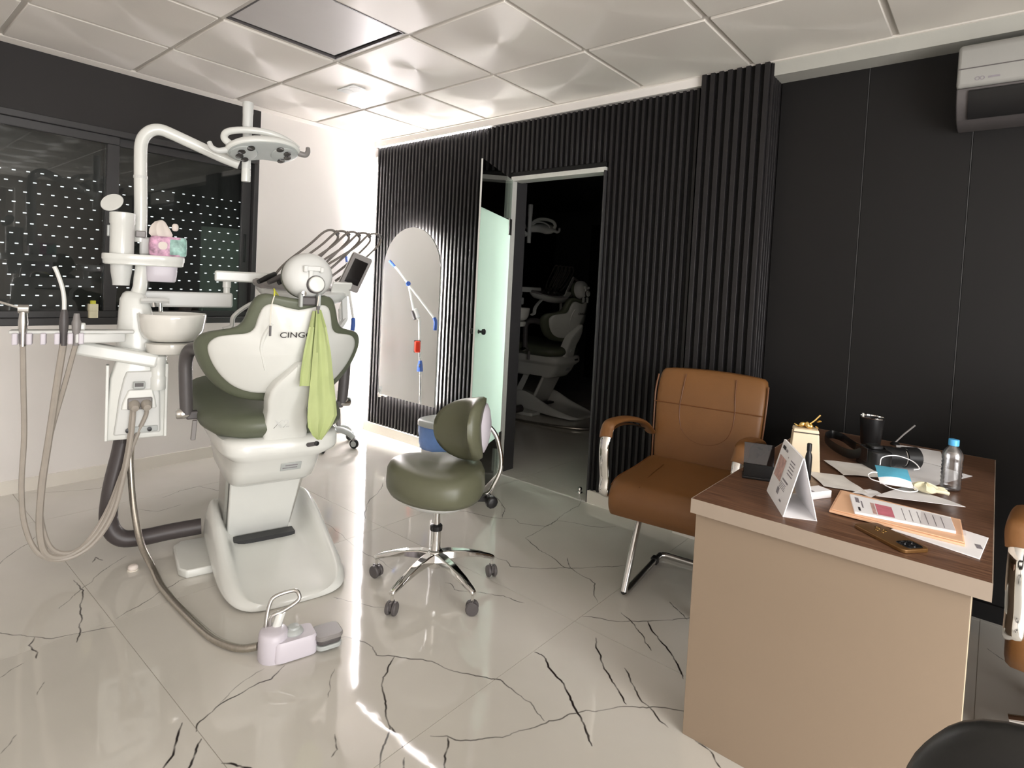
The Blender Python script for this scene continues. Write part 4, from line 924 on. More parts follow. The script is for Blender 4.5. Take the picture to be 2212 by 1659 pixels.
MB().tube([S(.25, -.475, .68), S(.257, -.462, .80), S(.26, -.455, .88)], .011, 12).build('pole', WHITE, t, smooth=True)
MB().loft([[S(.254, -.485, z) + Vector((r_ * math.cos(q), r_ * math.sin(q), 0)) for q in [2 * math.pi * k / 14 for k in range(14)]] for z, r_ in ((.50, .028), (.56, .022), (.595, .014))]).build('clamp', BLUE, t, smooth=True)
MB().tube([S(.25, -.475, .56), S(.285, -.45, .545), S(.295, -.445, .57)], .006, 8).build('hook', DGREY, t, smooth=True)
rb = MB().box(S(.262, -.435, .722), (.085, .05, .10), rot=(0, 0, R(35))).build('control_box', RED, t, bevel=.012, seg=3)
MB().box(S(.262, -.435, .722), (.024, .056, .104), rot=(0, 0, R(35))).build('control_box_band', BLACK, rb, bevel=.003)
MB().tube([S(.26, -.455, .86), S(.262, -.45, .92), S(.262, -.447, .955), S(.225, -.43, 1.0), S(.215, -.415, 1.05), S(.213, -.39, 1.14), S(.208, -.36, 1.245)], .012, 12).build('arm', WHITE, t, smooth=True)
MB().tube([S(.262, -.43, .965), S(.225, -.42, 1.045)], .024, 14, smooth=1).build('handset', WHITE2, t, bevel=.006)
MB().tube([S(.255, -.405, .955), S(.222, -.395, 1.03)], .014, 12, smooth=1).build('handset_back', DGREY, t, bevel=.003)
MB().lathe([(.0, -.030), (.018, -.030), (.02, -.026), (.02, .026), (.018, .030), (0, .03)], n=18, M=axisM(S(.206, -.352, 1.262), (.78, .6, .1))).build('joint', BLUE, t, smooth=True, angle=50)
p0, p1 = S(.02 + .028, -.27, 1.45), S(.44, -.455, .985)
MB().tube([p0, S(.125, -.312, 1.365), S(.206, -.352, 1.262), S(.32, -.405, 1.125), p1], .0105, 12).build('cross_arm', WHITE, t, smooth=True)
MB().tube([S(.045, -.268, 1.453), S(.09, -.29, 1.405)], .013, 12, smooth=1).build('arm_sleeve', BLUE, t)
MB().tube([S(.44, -.455, .985), S(.452, -.462, .95), S(.448, -.465, .88)], .016, 12).build('lamp_tip', BLUE, t, smooth=True)

# ------------------------------------------------------------------ arched back-lit mirror
t = thing('wall_mirror', 'tall arched frameless mirror with glowing back light on the black slat wall', 'mirror', (.588, 0, 0))
def arch(hw, z0, zc, n=28): return [(-hw, z0), (hw, z0)] + [(hw * math.cos(math.pi * k / n), zc + hw * math.sin(math.pi * k / n)) for k in range(n + 1)]
def yprism(poly, y0, y1): return MB().loft([[Vector((x, y0, z)) for x, z in poly], [Vector((x, y1, z)) for x, z in poly]])
yprism(arch(.338, .348, 1.365), -.052, -.047).build('mirror_glass', MIRROR, t)
yprism(arch(.337, .349, 1.365), -.0468, -.036).build('back_board', ALU, t)
mm = arch(.308, .378, 1.365); MB().tube([Vector((x, -.0205, z)) for x, z in mm[1:] + mm[:1]], .0085, 8, smooth=1, closed=True).build('back_light', LED_M, t)
mb_ = MB()
for (x, z) in ((-.2, .5), (.2, .5), (-.2, 1.3), (.2, 1.3)): mb_.box((x, -.0205, z), (.05, .031, .05))
mb_.build('wall_mount', BLACK, t)
cb = MB().tube([(-.30, -.03, .36), (-.335, -.03, .345), (-.372, -.022, .348), (-.380, -.022, .335), (-.36, -.024, .325), (-.31, -.026, .338), (-.27, -.028, .332), (-.25, -.03, .345)], .0055, 8).build('power_cable', CABLE, t, smooth=True)
MB().box((-.368, -.0185, .33), (.02, .022, .035)).build('plug', CABLE, t, bevel=.005)

# waste bin with blue liner
t = thing('waste_bin', 'pale waste bin with a blue liner under the arched mirror', 'waste bin', (1.165, -.21, 0))
MB().loft([se_ring(0, 0, .10, .10, 0, 28, .75), se_ring(0, 0, .125, .125, .23, 28, .75), se_ring(0, 0, .126, .126, .236, 28, .75)]).build('bin_body', WHITE2, t, smooth=True, angle=50)
MB().loft([[p * (1 + .03 * math.sin(7 * k)) if False else Vector((p.x * (1 + .035 * math.sin(k * 2.3 + z * 40)), p.y * (1 + .035 * math.sin(k * 2.3 + z * 40)), p.z)) for k, p in enumerate(se_ring(0, 0, a, a, z, 28, .75))] for z, a in ((.13, .121), (.16, .128), (.20, .131), (.245, .134), (.288, .135), (.29, .131))]).build('bin_liner', BLUEBAG, t, smooth=True, angle=80)
MB().loft([se_ring(0, 0, a, a, z, 28, .75) for z, a in ((.290, .139), (.292, .142), (.318, .142), (.328, .136), (.336, .11), (.338, .01))]).build('bin_lid', LGREY, t, smooth=True, angle=50)

t = thing('wall_socket', 'white wall socket low on the white wall beside the slats', 'socket', (0, -.235, .315), R(0))
MB().box((.004, 0, 0), (.008, .08, .08)).build('plate', WHITE2, t, bevel=.003)
MB().lathe([(.02, .008), (.021, .0095), (.019, .0095), (.018, .0085), (0, .0085)], n=20, M=axisM((0, 0, 0), (1, 0, 0))).build('outlet', LGREY, t)
t = thing('floor_door_stop', 'small chrome door stop on the floor in the doorway', 'door stop', (2.155, .09, 0))
MB().lathe([(.018, 0), (.018, .006), (.013, .012), (.014, .03), (.010, .036), (0, .037)], n=20).build('stop', CHROME, t, smooth=True)
t = thing('dropped_cap', 'small crumpled white cap lying on the floor beside the pedal hose', 'cap', (1.372, -2.147, 0))
MB().ell((0, 0, .012), (.019, .019, .012), 14, 8, e=.8).build('cap', TISSUE, t, smooth=True)
MB().lathe([(.02, .0), (.021, .004), (.0, .005)], n=14).build('cap_rim', CABLE, t)

# ------------------------------------------------------------------ operator stool
t = thing('stool', 'olive green operator stool with kidney backrest and chrome five-star base', 'stool', (2.355, -1.33, 0), R(226))
leg = None
for k in range(5):
    a = R(352 - 226 + 72 * k); c, s = math.cos(a), math.sin(a)
    MB().loft([[Vector((c * d_ - s * w_, s * d_ + c * w_, z + h_)) for w_, h_ in ((-wd, 0), (-wd * .8, hh), (wd * .8, hh), (wd, 0))] for d_, z, wd, hh in ((.020, .112, .024, .040), (.06, .116, .024, .036), (.13, .113, .021, .028), (.20, .100, .018, .022), (.255, .084, .015, .018), (.272, .078, .012, .016))]).build('leg', CHROME, t, bevel=.005, seg=2)
    cx, cy = c * .262, s * .262; a2 = a + R(50 + 37 * k); tx, ty = -math.sin(a2), math.cos(a2)
    MB().lathe([(.006, .05), (.006, .09)], (cx, cy, 0), 10).build('castor_stem', CHROME, t)
    for q in (-1, 1):
        MB().lathe([(.0, -.008), (.022, -.008), (.0258, -.004), (.0258, .004), (.022, .008), (0, .008)], n=20, M=axisM((cx + tx * q * .013, cy + ty * q * .013, .026), (tx, ty, 0))).build('castor_wheel', DGREY, t, smooth=True, angle=40)
    MB().loft([[Vector((cx + ty * x_ - 0, cy - tx * x_, z)) + Vector((tx, ty, 0)) * w_ for x_, w_ in ((-.018, -.0045), (.018, -.0045), (.018, .0045), (-.018, .0045))] for z in (.022, .052)]).build('castor_fork', DGREY, t)
MB().lathe([(.030, .088), (.034, .095), (.034, .150), (.028, .158), (.0215, .16), (.0215, .246), (0, .246)], n=22).build('column', CHROME, t, smooth=True, angle=40)
MB().lathe([(.0255, .243), (.026, .246), (.026, .262), (.018, .268), (0, .268)], n=20).build('collar', BLACK, t, smooth=True)
MB().lathe([(.014, .265), (.014, .375)], n=16).build('gas_lift', CHROME, t, smooth=True)
def seat_ring(s, z, tilt=.05, nose=1.):
    out = []
    for k in range(36):
        q = 2 * math.pi * k / 36; c, sn = math.cos(q), math.sin(q)
        x = .205 * c; y = .225 * sn * (1 - .12 * c)
        x *= 1.06 if c > 0 else .96
        sad = .022 * (x / .2) ** 2 * (1 if z > .45 else .2) + tilt * .4 * x
        out.append(Vector((x * s, y * s, z + sad * s)))
    return out
MB().loft([seat_ring(.55, .372, 0), seat_ring(.72, .376, 0), seat_ring(.80, .392, 0), seat_ring(.82, .402, 0)]).build('seat_pan', WHITE2, t, smooth=True, angle=60)
MB().loft([seat_ring(.80, .400), seat_ring(.93, .405), seat_ring(.985, .425), seat_ring(1.0, .450), seat_ring(.985, .480), seat_ring(.93, .505), seat_ring(.82, .520), seat_ring(.6, .527), seat_ring(.3, .527), seat_ring(.03, .527)]).build('seat_cushion', OLIVE2, t, smooth=True, angle=85)
KR = Matrix.Rotation(R(24), 3, 'Z') @ Matrix.Rotation(R(13), 3, 'X')
def kid(sy, sz, dx, wrap=3.2):
    out = []
    for k in range(40):
        q = 2 * math.pi * k / 40; c, sn = math.cos(q), math.sin(q)
        y = .178 * math.copysign(abs(c) ** .85, c) * sy; z = (.122 + .012 * abs(c)) * math.copysign(abs(sn) ** .9, sn) * sz
        z += .02 * (y / .17) ** 2 
        out.append(Vector((-.128, 0, .675)) + KR @ Vector((wrap * y * y + dx - .15 * z - .03, y, z * 1.06)))
    return out
MB().loft([kid(.86, .84, -.012), kid(.96, .95, -.012), kid(1.0, 1.0, .003), kid(1.0, 1.0, .020), kid(.97, .96, .038), kid(.85, .83, .050), kid(.5, .5, .055), kid(.05, .05, .055)]).build('backrest_cushion', OLIVE2, t, smooth=True, angle=85)
MB().loft([kid(.82, .80, -.010), kid(.80, .78, -.020), kid(.6, .6, -.034), kid(.3, .35, -.046), kid(.03, .03, -.048)]).build('backrest_shell', LILAC, t, smooth=True, angle=85)
MB().tube([(-.175, 0, .70), (-.215, 0, .675), (-.245, 0, .62), (-.262, 0, .52), (-.235, 0, .44), (-.20, 0, .395), (-.10, 0, .388)], .0095, 12).build('back_tube', CHROME, t, smooth=True)
MB().box((-.19, 0, .385), (.07, .04, .03)).build('tube_clamp', BLACK, t, bevel=.004)
MB().lathe([(.009, 0), (.009, .028), (.02, .034), (.026, .044), (.026, .062), (.019, .070), (0, .071)], n=10, M=axisM((-.205, .018, .392), (-.30, .9, -.05))).build('clamp_knob', BLACK, t, bevel=.002)

# ------------------------------------------------------------------ cognac leather chairs
def brown_chair(name, label, loc, rz, swivel):
    t = thing(name, label, 'chair', loc, rz)
    KY = 1.06 if swivel else .93
    # seat: rings across the width would hide the waterfall, so loft along y
    prof = [(-.27, .400), (-.26, .475), (-.20, .492), (-.05, .488), (.12, .492), (.22, .490), (.27, .475), (.298, .440), (.300, .395), (.285, .360), (.25, .348), (.0, .362), (-.22, .372)]
    P2 = smooth_path([(x, 0, z) for x, z in prof], 3, True)
    cen = Vector((0, 0, .425))
    rings = []
    for y, s in ((-.262, .80), (-.258, .93), (-.248, .985), (-.22, 1.0), (0, 1.0), (.22, 1.0), (.248, .985), (.258, .93), (.262, .80)):
        rings.append([Vector((p.x * (1 if s > .95 else .5 + .5 * s), y * KY, cen.z + (p.z - cen.z) * s)) for p in P2])
    st = MB().loft(rings).build('seat', BROWN_L, t, smooth=True, angle=60)
    for s in (-1, 1):
        MB().tube([(.27, s * .238, .470), (.20, s * .238, .488), (0, s * .238, .485), (-.2, s * .238, .489)], .0035, 6).build('piping', PIPING, st, smooth=True)
        MB().tube([(.26, s * .12, .4815), (.10, s * .13, .4925), (-.10, s * .14, .4905)], .0022, 6).build('seam', PIPING, st)
    # backrest, slightly waisted and leaning back
    def bx(z): return -.255 - .075 * (z - .42) / .5 - .03 * max(0, (z - .8)) / .13
    rings = []
    for z, hw, th, rad in ((.405, .225, .05, 0), (.42, .248, .075, 0), (.55, .256, .085, 0), (.68, .264, .085, 0), (.80, .270, .08, 0), (.88, .268, .075, 0), (.915, .262, .06, 0), (.932, .25, .03, 0)):
        x = bx(z); hw *= .95
        rings.append([Vector((x + dx * th, y, z - abs(y) ** 2 * .25 * (1 if z > .85 else 0))) for dx, y in ((-.5, -hw + .02), (-.30, -hw), (.30, -hw), (.46, -hw + .012), (.5, -hw + .04), (.53, 0), (.5, hw - .04), (.46, hw - .012), (.30, hw), (-.30, hw), (-.5, hw - .02), (-.55, 0))])
    bk = MB().loft(rings).build('backrest', BROWN_L, t, smooth=True, sub=1, angle=60)
    def f(y, z): return Vector((bx(z) + .0415, y, z - y * y * .25 * (1 if z > .85 else 0)))
    for s in (-1, 1):
        MB().tube([Vector((bx(z) + .028, s * hw * .95, z)) for z, hw in ((.43, .251), (.55, .259), (.68, .267), (.80, .272), (.88, .270))], .0042, 6).build('piping', PIPING, bk, smooth=True)
        MB().tube([f(s * .118, .90), f(s * .122, .82), f(s * .128, .752)], .0024, 6).build('seam', PIPING, bk)
    MB().tube([f(-.25, .752), f(-.12, .752), f(0, .752), f(.12, .752), f(.25, .752)], .0026, 6).build('seam', PIPING, bk)
    MB().tube([f(-.128, .752), f(-.122, .68), f(-.10, .625), f(-.05, .59), f(0, .583), f(.05, .59), f(.10, .625), f(.122, .68), f(.128, .752)], .0026, 6).build('seam', PIPING, bk)
    for s in (-1, 1):
        MB().tube([(.20, s * .258, .405), (.29, s * .262, .43), (.295, s * .262, .50), (.308, s * .264, .58), (.308, s * .264, .64), (.292, s * .264, .690)], .021, 10, flat=.35, up=(0, 1, 0)).build('arm_bracket', CHROME, t, smooth=True)
        MB().tube([(.299, s * .264, .672), (.278, s * .268, .702), (.25, s * .266, .724), (.14, s * .264, .722), (.0, s * .262, .70), (-.14, s * .262, .66), (-.24, s * .258, .60)], .028, 12, flat=.45, up=(0, 1, 0)).build('arm_pad', BROWN_L, t, smooth=True)
        MB().tube([(.270, s * .266, .680), (.24, s * .266, .700), (.14, s * .264, .700), (.0, s * .262, .675), (-.13, s * .262, .637)], .018, 8, flat=.3, up=(0, 1, 0)).build('arm_rail', CHROME, t, smooth=True)
    if not swivel:
        MB().tube([(-.16, -.15, .37), (.02, -.155, .366), (.09, -.158, .355), (.125, -.16, .30), (.235, -.165, .055), (.245, -.165, .025), (.215, -.165, .0145), (.10, -.165, .0145), (-.17, -.165, .0145), (-.215, -.155, .0145), (-.225, -.12, .0145), (-.225, 0, .0145), (-.225, .12, .0145), (-.215, .155, .0145), (-.17, .165, .0145), (.10, .165, .0145), (.215, .165, .0145), (.245, .165, .025), (.235, .165, .055), (.125, .16, .30), (.09, .158, .355), (.02, .155, .366), (-.16, .15, .37)], .0145, 12, smooth=4).build('cantilever_frame', BRUSHED, t, smooth=True)
        for s in (-1, 1):
            MB().box((-.14, s * .165, .0155), (.04, .031, .031)).build('foot_glide', BLACK, t, bevel=.004)
        MB().box((-.04, 0, .358), (.22, .34, .012)).build('seat_plate', BLACK, t)
    else:
        MB().lathe([(.03, .06), (.03, .2), (.02, .2), (.02, .34), (.10, .345), (.10, .356), (0, .356)], n=20).build('column', BLACK, t, smooth=True, angle=40)
        for k in range(5):
            a = R(60 + 72 * k); c, s = math.cos(a), math.sin(a)
            MB().tube([(c * .03, s * .03, .115), (c * .16, s * .16, .105), (c * .29, s * .264, .08)], lambda q: .022 - .006 * q, 10).build('leg', CHROME, t, smooth=True)
            MB().lathe([(.0, -.022), (.027, -.022), (.031, -.016), (.031, .016), (.027, .022), (0, .022)], n=18, M=axisM((c * .29, s * .264, .031), (-s, c, .0))).build('castor_wheel', BLACK, t, smooth=True, angle=40)
    return t
brown_chair('visitor_chair', 'cognac leather cantilever chair with chrome arms left of the desk', (3.112, -.56, 0), R(-83), False)
brown_chair('office_chair', 'cognac leather swivel chair cut off at the right picture edge, beside the desk', (4.472, -.73, 0), R(-94), True)

# black armchair in the foreground
t = thing('armchair', 'black leather armchair in the right foreground, cut off by the picture corner', 'armchair', (4.415, -2.355, 0), R(178))
MB().loft([[Vector((x, y * s, z)) for x, y in rounded(.56, .56, .12)] for z, s in ((.38, .94), (.40, 1.0), (.47, 1.0), (.50, .95), (.505, .5))]).build('seat', BLACK_L, t, smooth=True, angle=50)
MB().loft([[Vector((-.30 - .12 * (z - .5) + dx * th, y * hw, z)) for dx, y in ((-.5, -.9), (-.2, -1), (.3, -1), (.5, -.8), (.55, 0), (.5, .8), (.3, 1), (-.2, 1), (-.5, .9), (-.55, 0))] for z, hw, th in ((.46, .24, .10), (.55, .27, .13), (.75, .285, .13), (.95, .285, .12), (1.08, .26, .10), (1.12, .2, .05))]).build('backrest', BLACK_L, t, smooth=True, sub=1)
for s in (-1, 1):
    MB().tube([(.30, s * .31, .46), (.335, s * .315, .56), (.315, s * .315, .665), (.24, s * .315, .718), (.0, s * .31, .722), (-.24, s * .30, .725)], .048, 14, flat=.8).build('armrest', BLACK_L, t, smooth=True)
MB().lathe([(.03, .06), (.03, .2), (.02, .2), (.02, .36), (.12, .365), (.12, .379), (0, .379)], n=20).build('column', BLACK, t, smooth=True, angle=40)
for k in range(5):
    a = R(20 + 72 * k); c, s = math.cos(a), math.sin(a)
    MB().tube([(c * .03, s * .03, .115), (c * .16, s * .16, .105), (c * .29, s * .29, .08)], lambda q: .022 - .006 * q, 10).build('leg', BLACK, t, smooth=True)
    MB().lathe([(.0, -.022), (.027, -.022), (.031, -.016), (.031, .016), (.027, .022), (0, .022)], n=18, M=axisM((c * .29, s * .29, .031), (-s, c, .0))).build('castor_wheel', BLACK, t, smooth=True, angle=40)

# ------------------------------------------------------------------ desk
DT = .70
X0, X1, Y0, Y1 = 3.468, 4.137, -1.390, -.045
t = thing('desk', 'tan desk with a dark walnut top, its end panel towards the viewer', 'desk', ((X0 + X1) / 2, (Y0 + Y1) / 2, 0))
hx, hy = (X1 - X0) / 2, (Y1 - Y0) / 2
MB().box((0, 0, DT - .0205), (2 * hx - .004, 2 * hy - .004, .041)).build('desktop', WOOD, t)
e = MB(); e.box((0, -hy + .001, DT - .0205), (2 * hx, .002, .0412)); e.build('edge_band', TANEDGE, t)
e = MB(); e.box((0, hy - .001, DT - .0205), (2 * hx, .002, .0412)); e.build('edge_band', TANEDGE, t)
for s in (-1, 1): MB().box((s * (hx - .001), 0, DT - .0205), (.002, 2 * hy - .0041, .0412)).build('edge_band', TANEDGE, t)
MB().box((-.012, -hy + .027, (DT - .042) / 2), (2 * hx - .045, .02, DT - .042)).build('end_panel', TAN, t, bevel=.001)
MB().box((hx - .0335, -hy + .027, (DT - .042) / 2), (.002, .0201, DT - .042)).build('panel_edge', CREAM, t)
MB().box((-.012, hy - .027, (DT - .042) / 2), (2 * hx - .045, .02, DT - .042)).build('end_panel', TAN, t, bevel=.001)
MB().box((-hx + .06, 0, .42), (.018, 2 * hy - .08, .475)).build('modesty_panel', TAN, t)
MB().box((.18, -hy + .09, .57), (.20, .10, .06)).build('cable_shelf', BROWN_L if False else WOOD, t)

def onto(name, label, cat, x, y, rz=0., z=DT, group=None): return thing(name, label, cat, (x, y, z), R(rz), group)
# tent calendar
t = onto('desk_calendar', 'white tent desk calendar with grey and faded red print on the desk corner', 'calendar', 3.690, -1.222, 117)
Lc, hwd, hh = .107, .040, .163
for s, nm in ((1, 'front_sheet'), (-1, 'back_sheet')):
    o = MB().loft([[Vector((x, s * y, z)) for y, z in ((hwd, 0), (hwd + .0025, 0), (.0025, hh), (0, hh))] for x in (-Lc, Lc)]).build(nm, PAPER, t)
    if s == 1: fs = o
MB().box((0, 0, .001), (2 * Lc, 2 * hwd, .0016)).build('bottom_sheet', PAPER, t)
sl = math.atan2(hh, hwd)
def pr(u0, u1, v0, v1, m, nm='print'):
    # u along the ridge from the near end (-) , v up the sheet 0..1
    q = MB(); nrm = Vector((0, hh, hwd)).normalized(); vs = []
    for u, v in ((u0, v0), (u1, v0), (u1, v1), (u0, v1)): vs.append(Vector((u, (hwd + .0026) * (1 - v) + .0026 * v, hh * v)) + nrm * .0004)
    q.add(vs, [(0, 1, 2, 3)]); return q.build(nm, m, fs)
pr(.015, .092, .36, .74, INK_F); pr(.058, .092, .86, .92, INK_D); pr(.03, .052, .86, .90, INK); 
for k in range(5): pr(-.075 + .002 * k, -.02, .58 + .055 * k, .60 + .055 * k, INK)
pr(-.06, -.0, .44, .47, INK); pr(-.005, .018, .17, .28, INK); pr(-.05, -.03, .12, .15, INK); pr(.005, .0125, .80, .82, INK)
for k in range(4): pr(-.05 + .0 * k, .01, .30 + .03 * k, .312 + .03 * k, INK)
# black acrylic stand
t = onto('acrylic_stand', 'dark smoky acrylic stand behind the white tent calendar', 'stand', 3.545, -1.035, 20)
MB().box((0, 0, .004), (.10, .06, .008)).build('base_plate', BLACK, t, bevel=.002)
MB().loft([[Vector((x, .012 - .0 + z * .25 + dy, z + .0082)) for z, dy in ((0, 0), (0, .004), (.095, .004), (.095, 0))] for x in (-.046, .046)]).build('leaning_plate', ACRYL, t)
MB().loft([[Vector((x, -.024 + dy, z + .0082)) for z, dy in ((0, 0), (0, .004), (.04, .004), (.04, 0))] for x in (-.046, .046)]).build('front_plate', BLACK, t)
# gift box with golden rose
t = onto('gift_box', 'cream tapered box with a golden rose on its lid, on the desk', 'box', 3.622, -.796, 18)
def frus(z0, z1, a0, a1, b0, b1): return MB().loft([[Vector((x * a0 / 2, y * b0 / 2, z0)) for x, y in ((-1, -1), (1, -1), (1, 1), (-1, 1))], [Vector((x * a1 / 2, y * b1 / 2, z1)) for x, y in ((-1, -1), (1, -1), (1, 1), (-1, 1))]])
frus(0, .128, .098, .080, .080, .062).build('box_body', CREAM, t, bevel=.0025)
frus(.1282, .1312, .076, .076, .058, .058).build('lid_gap', INK_D, t)
ld = frus(.1313, .142, .080, .076, .062, .058).build('lid', CREAM, t, bevel=.002)
for k in range(4):
    a = k * 1.7; MB().ell((.012 * math.cos(a), .010 * math.sin(a), .150 + .002 * k), (.013, .009, .008), 10, 6, M=Euler((.5, .3 * k, a)).to_matrix()).build('rose_petal', GOLD, t, smooth=True)
MB().tube([(.0, 0, .15), (.022, .004, .165), (.044, .010, .190)], .0028, 8).build('rose_stem', GOLD, t, smooth=True)
for p, q in (((-.026, .004, .148), 0.4), ((.034, -.008, .150), 1.2), ((.040, .004, .168), 2.0)): MB().ell(p, (.014, .006, .003), 10, 6, M=Euler((.3, .4, q)).to_matrix()).build('rose_leaf', GOLD, t, smooth=True)
t = onto('ink_bottle', 'slim black bottle standing between calendar and cream box', 'bottle', 3.6655, -.925)
MB().lathe([(.0095, 0), (.0105, .004), (.0105, .075), (.0085, .085), (.0065, .09), (.0065, .118), (.0055, .12), (0, .12)], n=18).build('bottle', BLACK, t, smooth=True, angle=50)
MB().lathe([(.0075, .095), (.0075, .118), (.0, .121)], n=16).build('bottle_cap', BLACK, t)
t = onto('small_white_box', 'small flat white carton on the desk right of the calendar', 'carton', 3.722, -1.085, 62)
MB().box((0, 0, .011), (.086, .046, .022)).build('carton', PAPER, t, bevel=.0015)
MB().box((-.030, 0, .0222), (.018, .036, .0004)).build('carton_print', INK, t); MB().box((-.0431, 0, .011), (.0006, .020, .008)).build('carton_print', INK, t)

def sheet_thing(name, label, cat, corners, m, z, th=.0008, bumps=.004, group=None, seed=0):
    cx = sum(c[0] for c in corners) / 4; cy = sum(c[1] for c in corners) / 4
    t = onto(name, label, cat, cx, cy, 0, DT, group)
    a, b, c, d = [Vector((p[0] - cx, p[1] - cy, (p[2] if len(p) > 2 else 0))) for p in corners]
    rng = random.Random(seed); n = 8; ph = rng.random() * 6
    g = [[(a * (1 - i / n) + b * (i / n)) * (1 - j / n) + (d * (1 - i / n) + c * (i / n)) * (j / n) + Vector((0, 0, z + bumps * (.5 + .5 * math.sin(i * .9 + ph) * math.cos(j * .8 + ph * 2)))) for i in range(n + 1)] for j in range(n + 1)]
    MB().sheet(g, th).build('sheet', m, t, smooth=True)
    return t
sheet_thing('napkin', 'crumpled thin napkin on the desk in front of the cream box', 'napkin', [(3.645, -.835), (3.745, -.79), (3.838, -.935), (3.722, -.965)], PAPER_G, .001, group=None, seed=1)
sheet_thing('napkin', 'thin napkin with a folded corner on the desk left of the camera', 'napkin', [(3.655, -.645), (3.77, -.585), (3.855, -.71), (3.745, -.79)], PAPER_G, .0045, seed=2)
sheet_thing('napkin', 'small paper scrap on the desk between the napkins and the mask', 'paper', [(3.80, -.955), (3.835, -.875), (3.87, -.90), (3.85, -.965)], PAPER, .001, bumps=.003, seed=8)
sheet_thing('paper_sheet', 'large loose paper sheet under the black camera and water bottle', 'paper', [(3.79, -.655), (3.965, -.712), (4.075, -.41), (3.915, -.33)], PAPER, .0004, bumps=.0012, seed=3)
sheet_thing('paper_sheet', 'paper sheet at the back of the desk beyond the camera', 'paper', [(3.815, -.105), (3.965, -.09), (4.0, -.36), (3.85, -.325)], PAPER, .0022, bumps=.001, seed=4)
# camera
t = onto('camera', 'black camera with a long lens lying on papers on the desk', 'camera', 3.80, -.575, 38, DT + .0035)
MB().loft([[Vector((x, y, z)) for x, y in rounded(.072, .118, .018)] for z in (0, .010, .058, .066)]).build('camera_body', BLACK, t, bevel=.006)
MB().loft([[Vector((x * .6, y * .4, z)) for x, y in rounded(.072, .118, .02)] for z in (.066, .076, .079)]).build('viewfinder', BLACK, t, bevel=.003)
MB().lathe([(.033, .03), (.036, .034), (.036, .062), (.033, .064), (.033, .098), (0, .098)], n=28, M=axisM((0, 0, .040), (1, 0, .0))).build('lens_barrel', BLACK, t, smooth=True, angle=35)
MB().lathe([(.0335, .098), (.0335, .1005)], n=28, M=axisM((0, 0, .040), (1, 0, .0))).build('lens_ring', CHROME, t)
MB().lathe([(.031, .1006), (.036, .104), (.0365, .150), (.034, .152), (.03, .146), (0, .144)], n=28, M=axisM((0, 0, .040), (1, 0, .0))).build('lens_hood', BLACK, t, smooth=True, angle=35)
MB().box((-.0375, .01, .045), (.003, .075, .05)).build('camera_screen', SCREEN, t, bevel=.002)
sx = math.cos(R(38)); sn = math.sin(R(38))
def cl(x, y, z): dx, dy = x - 3.80, y + .575; return Vector((dx * sx + dy * sn, -dx * sn + dy * sx, z - .0035))
MB().tube([cl(3.775, -.60, .06), cl(3.735, -.56, .03), cl(3.685, -.50, .020), cl(3.625, -.41, .022), cl(3.59, -.31, .022), cl(3.60, -.23, .022), cl(3.645, -.26, .022), cl(3.69, -.35, .024), cl(3.745, -.45, .03), cl(3.79, -.53, .06)], .0165, 8, flat=.12, up=(0, 0, 1)).build('camera_strap', BLACK, t, smooth=True)
# pen cup
t = onto('pen_cup', 'black mesh pen cup at the back of the desk', 'pen cup', 3.735, -.185)
MB().lathe([(.034, 0), (.036, .003), (.045, .112), (.0435, .112), (.0345, .006), (0, .006)], n=28).build('cup', BLACK, t, smooth=True, angle=50)
MB().lathe([(.0455, .112), (.0465, .1135), (.0465, .117), (.043, .117), (.0425, .1125)], n=28, cap=False).build('cup_rim', CHROME, t, smooth=True)
MB().tube([(-.024, -.02, .01), (-.030, -.027, .13)], .004, 8, smooth=1).build('pen', WHITE, t)
t = onto('pen_stand', 'small dark stand with a slanted silver pen behind the camera', 'pen stand', 3.812, -.105, 30)
MB().lathe([(.018, 0), (.018, .006), (.010, .012), (0, .013)], n=18).build('base_disc', BLACK, t, smooth=True)
MB().tube([(0, 0, .010), (.035, .01, .045), (.08, .02, .085)], .0032, 8, smooth=1).build('pen', MGREY, t)
# bottle
t = onto('water_bottle', 'small clear water bottle with a light blue cap on the desk', 'bottle', 4.026, -.668, 0, DT + .0026)
pf = [(.020, 0), (.0265, .004), (.0285, .012)]
for k in range(7): z = .018 + .0125 * k; pf += [(.0262, z), (.0285, z + .006)]
pf += [(.0285, .110), (.027, .118), (.021, .130), (.0135, .139), (.012, .142)]
MB().lathe(pf, n=28, cap=False).build('bottle_wall', PET, t, smooth=True, angle=70)
MB().lathe([(.0, .002), (.02, .001)], n=20, cap=False).build('bottle_base', PET, t)
MB().lathe([(.0135, .1425), (.0145, .143), (.0145, .1605), (.0135, .162), (0, .162)], n=24).build('bottle_cap', CAPBLUE, t, smooth=True, angle=40)
# flat black wallet, mask, glove
t = onto('wallet', 'flat black wallet half under the blue face mask', 'wallet', 3.893, -.735, -22, DT + .0022)
MB().box((0, 0, .005), (.095, .05, .010)).build('cover', BLACK_L, t, bevel=.003)
MB().box((0, -.0245, .005), (.085, .0015, .006)).build('cover_edge', DGREY, t)
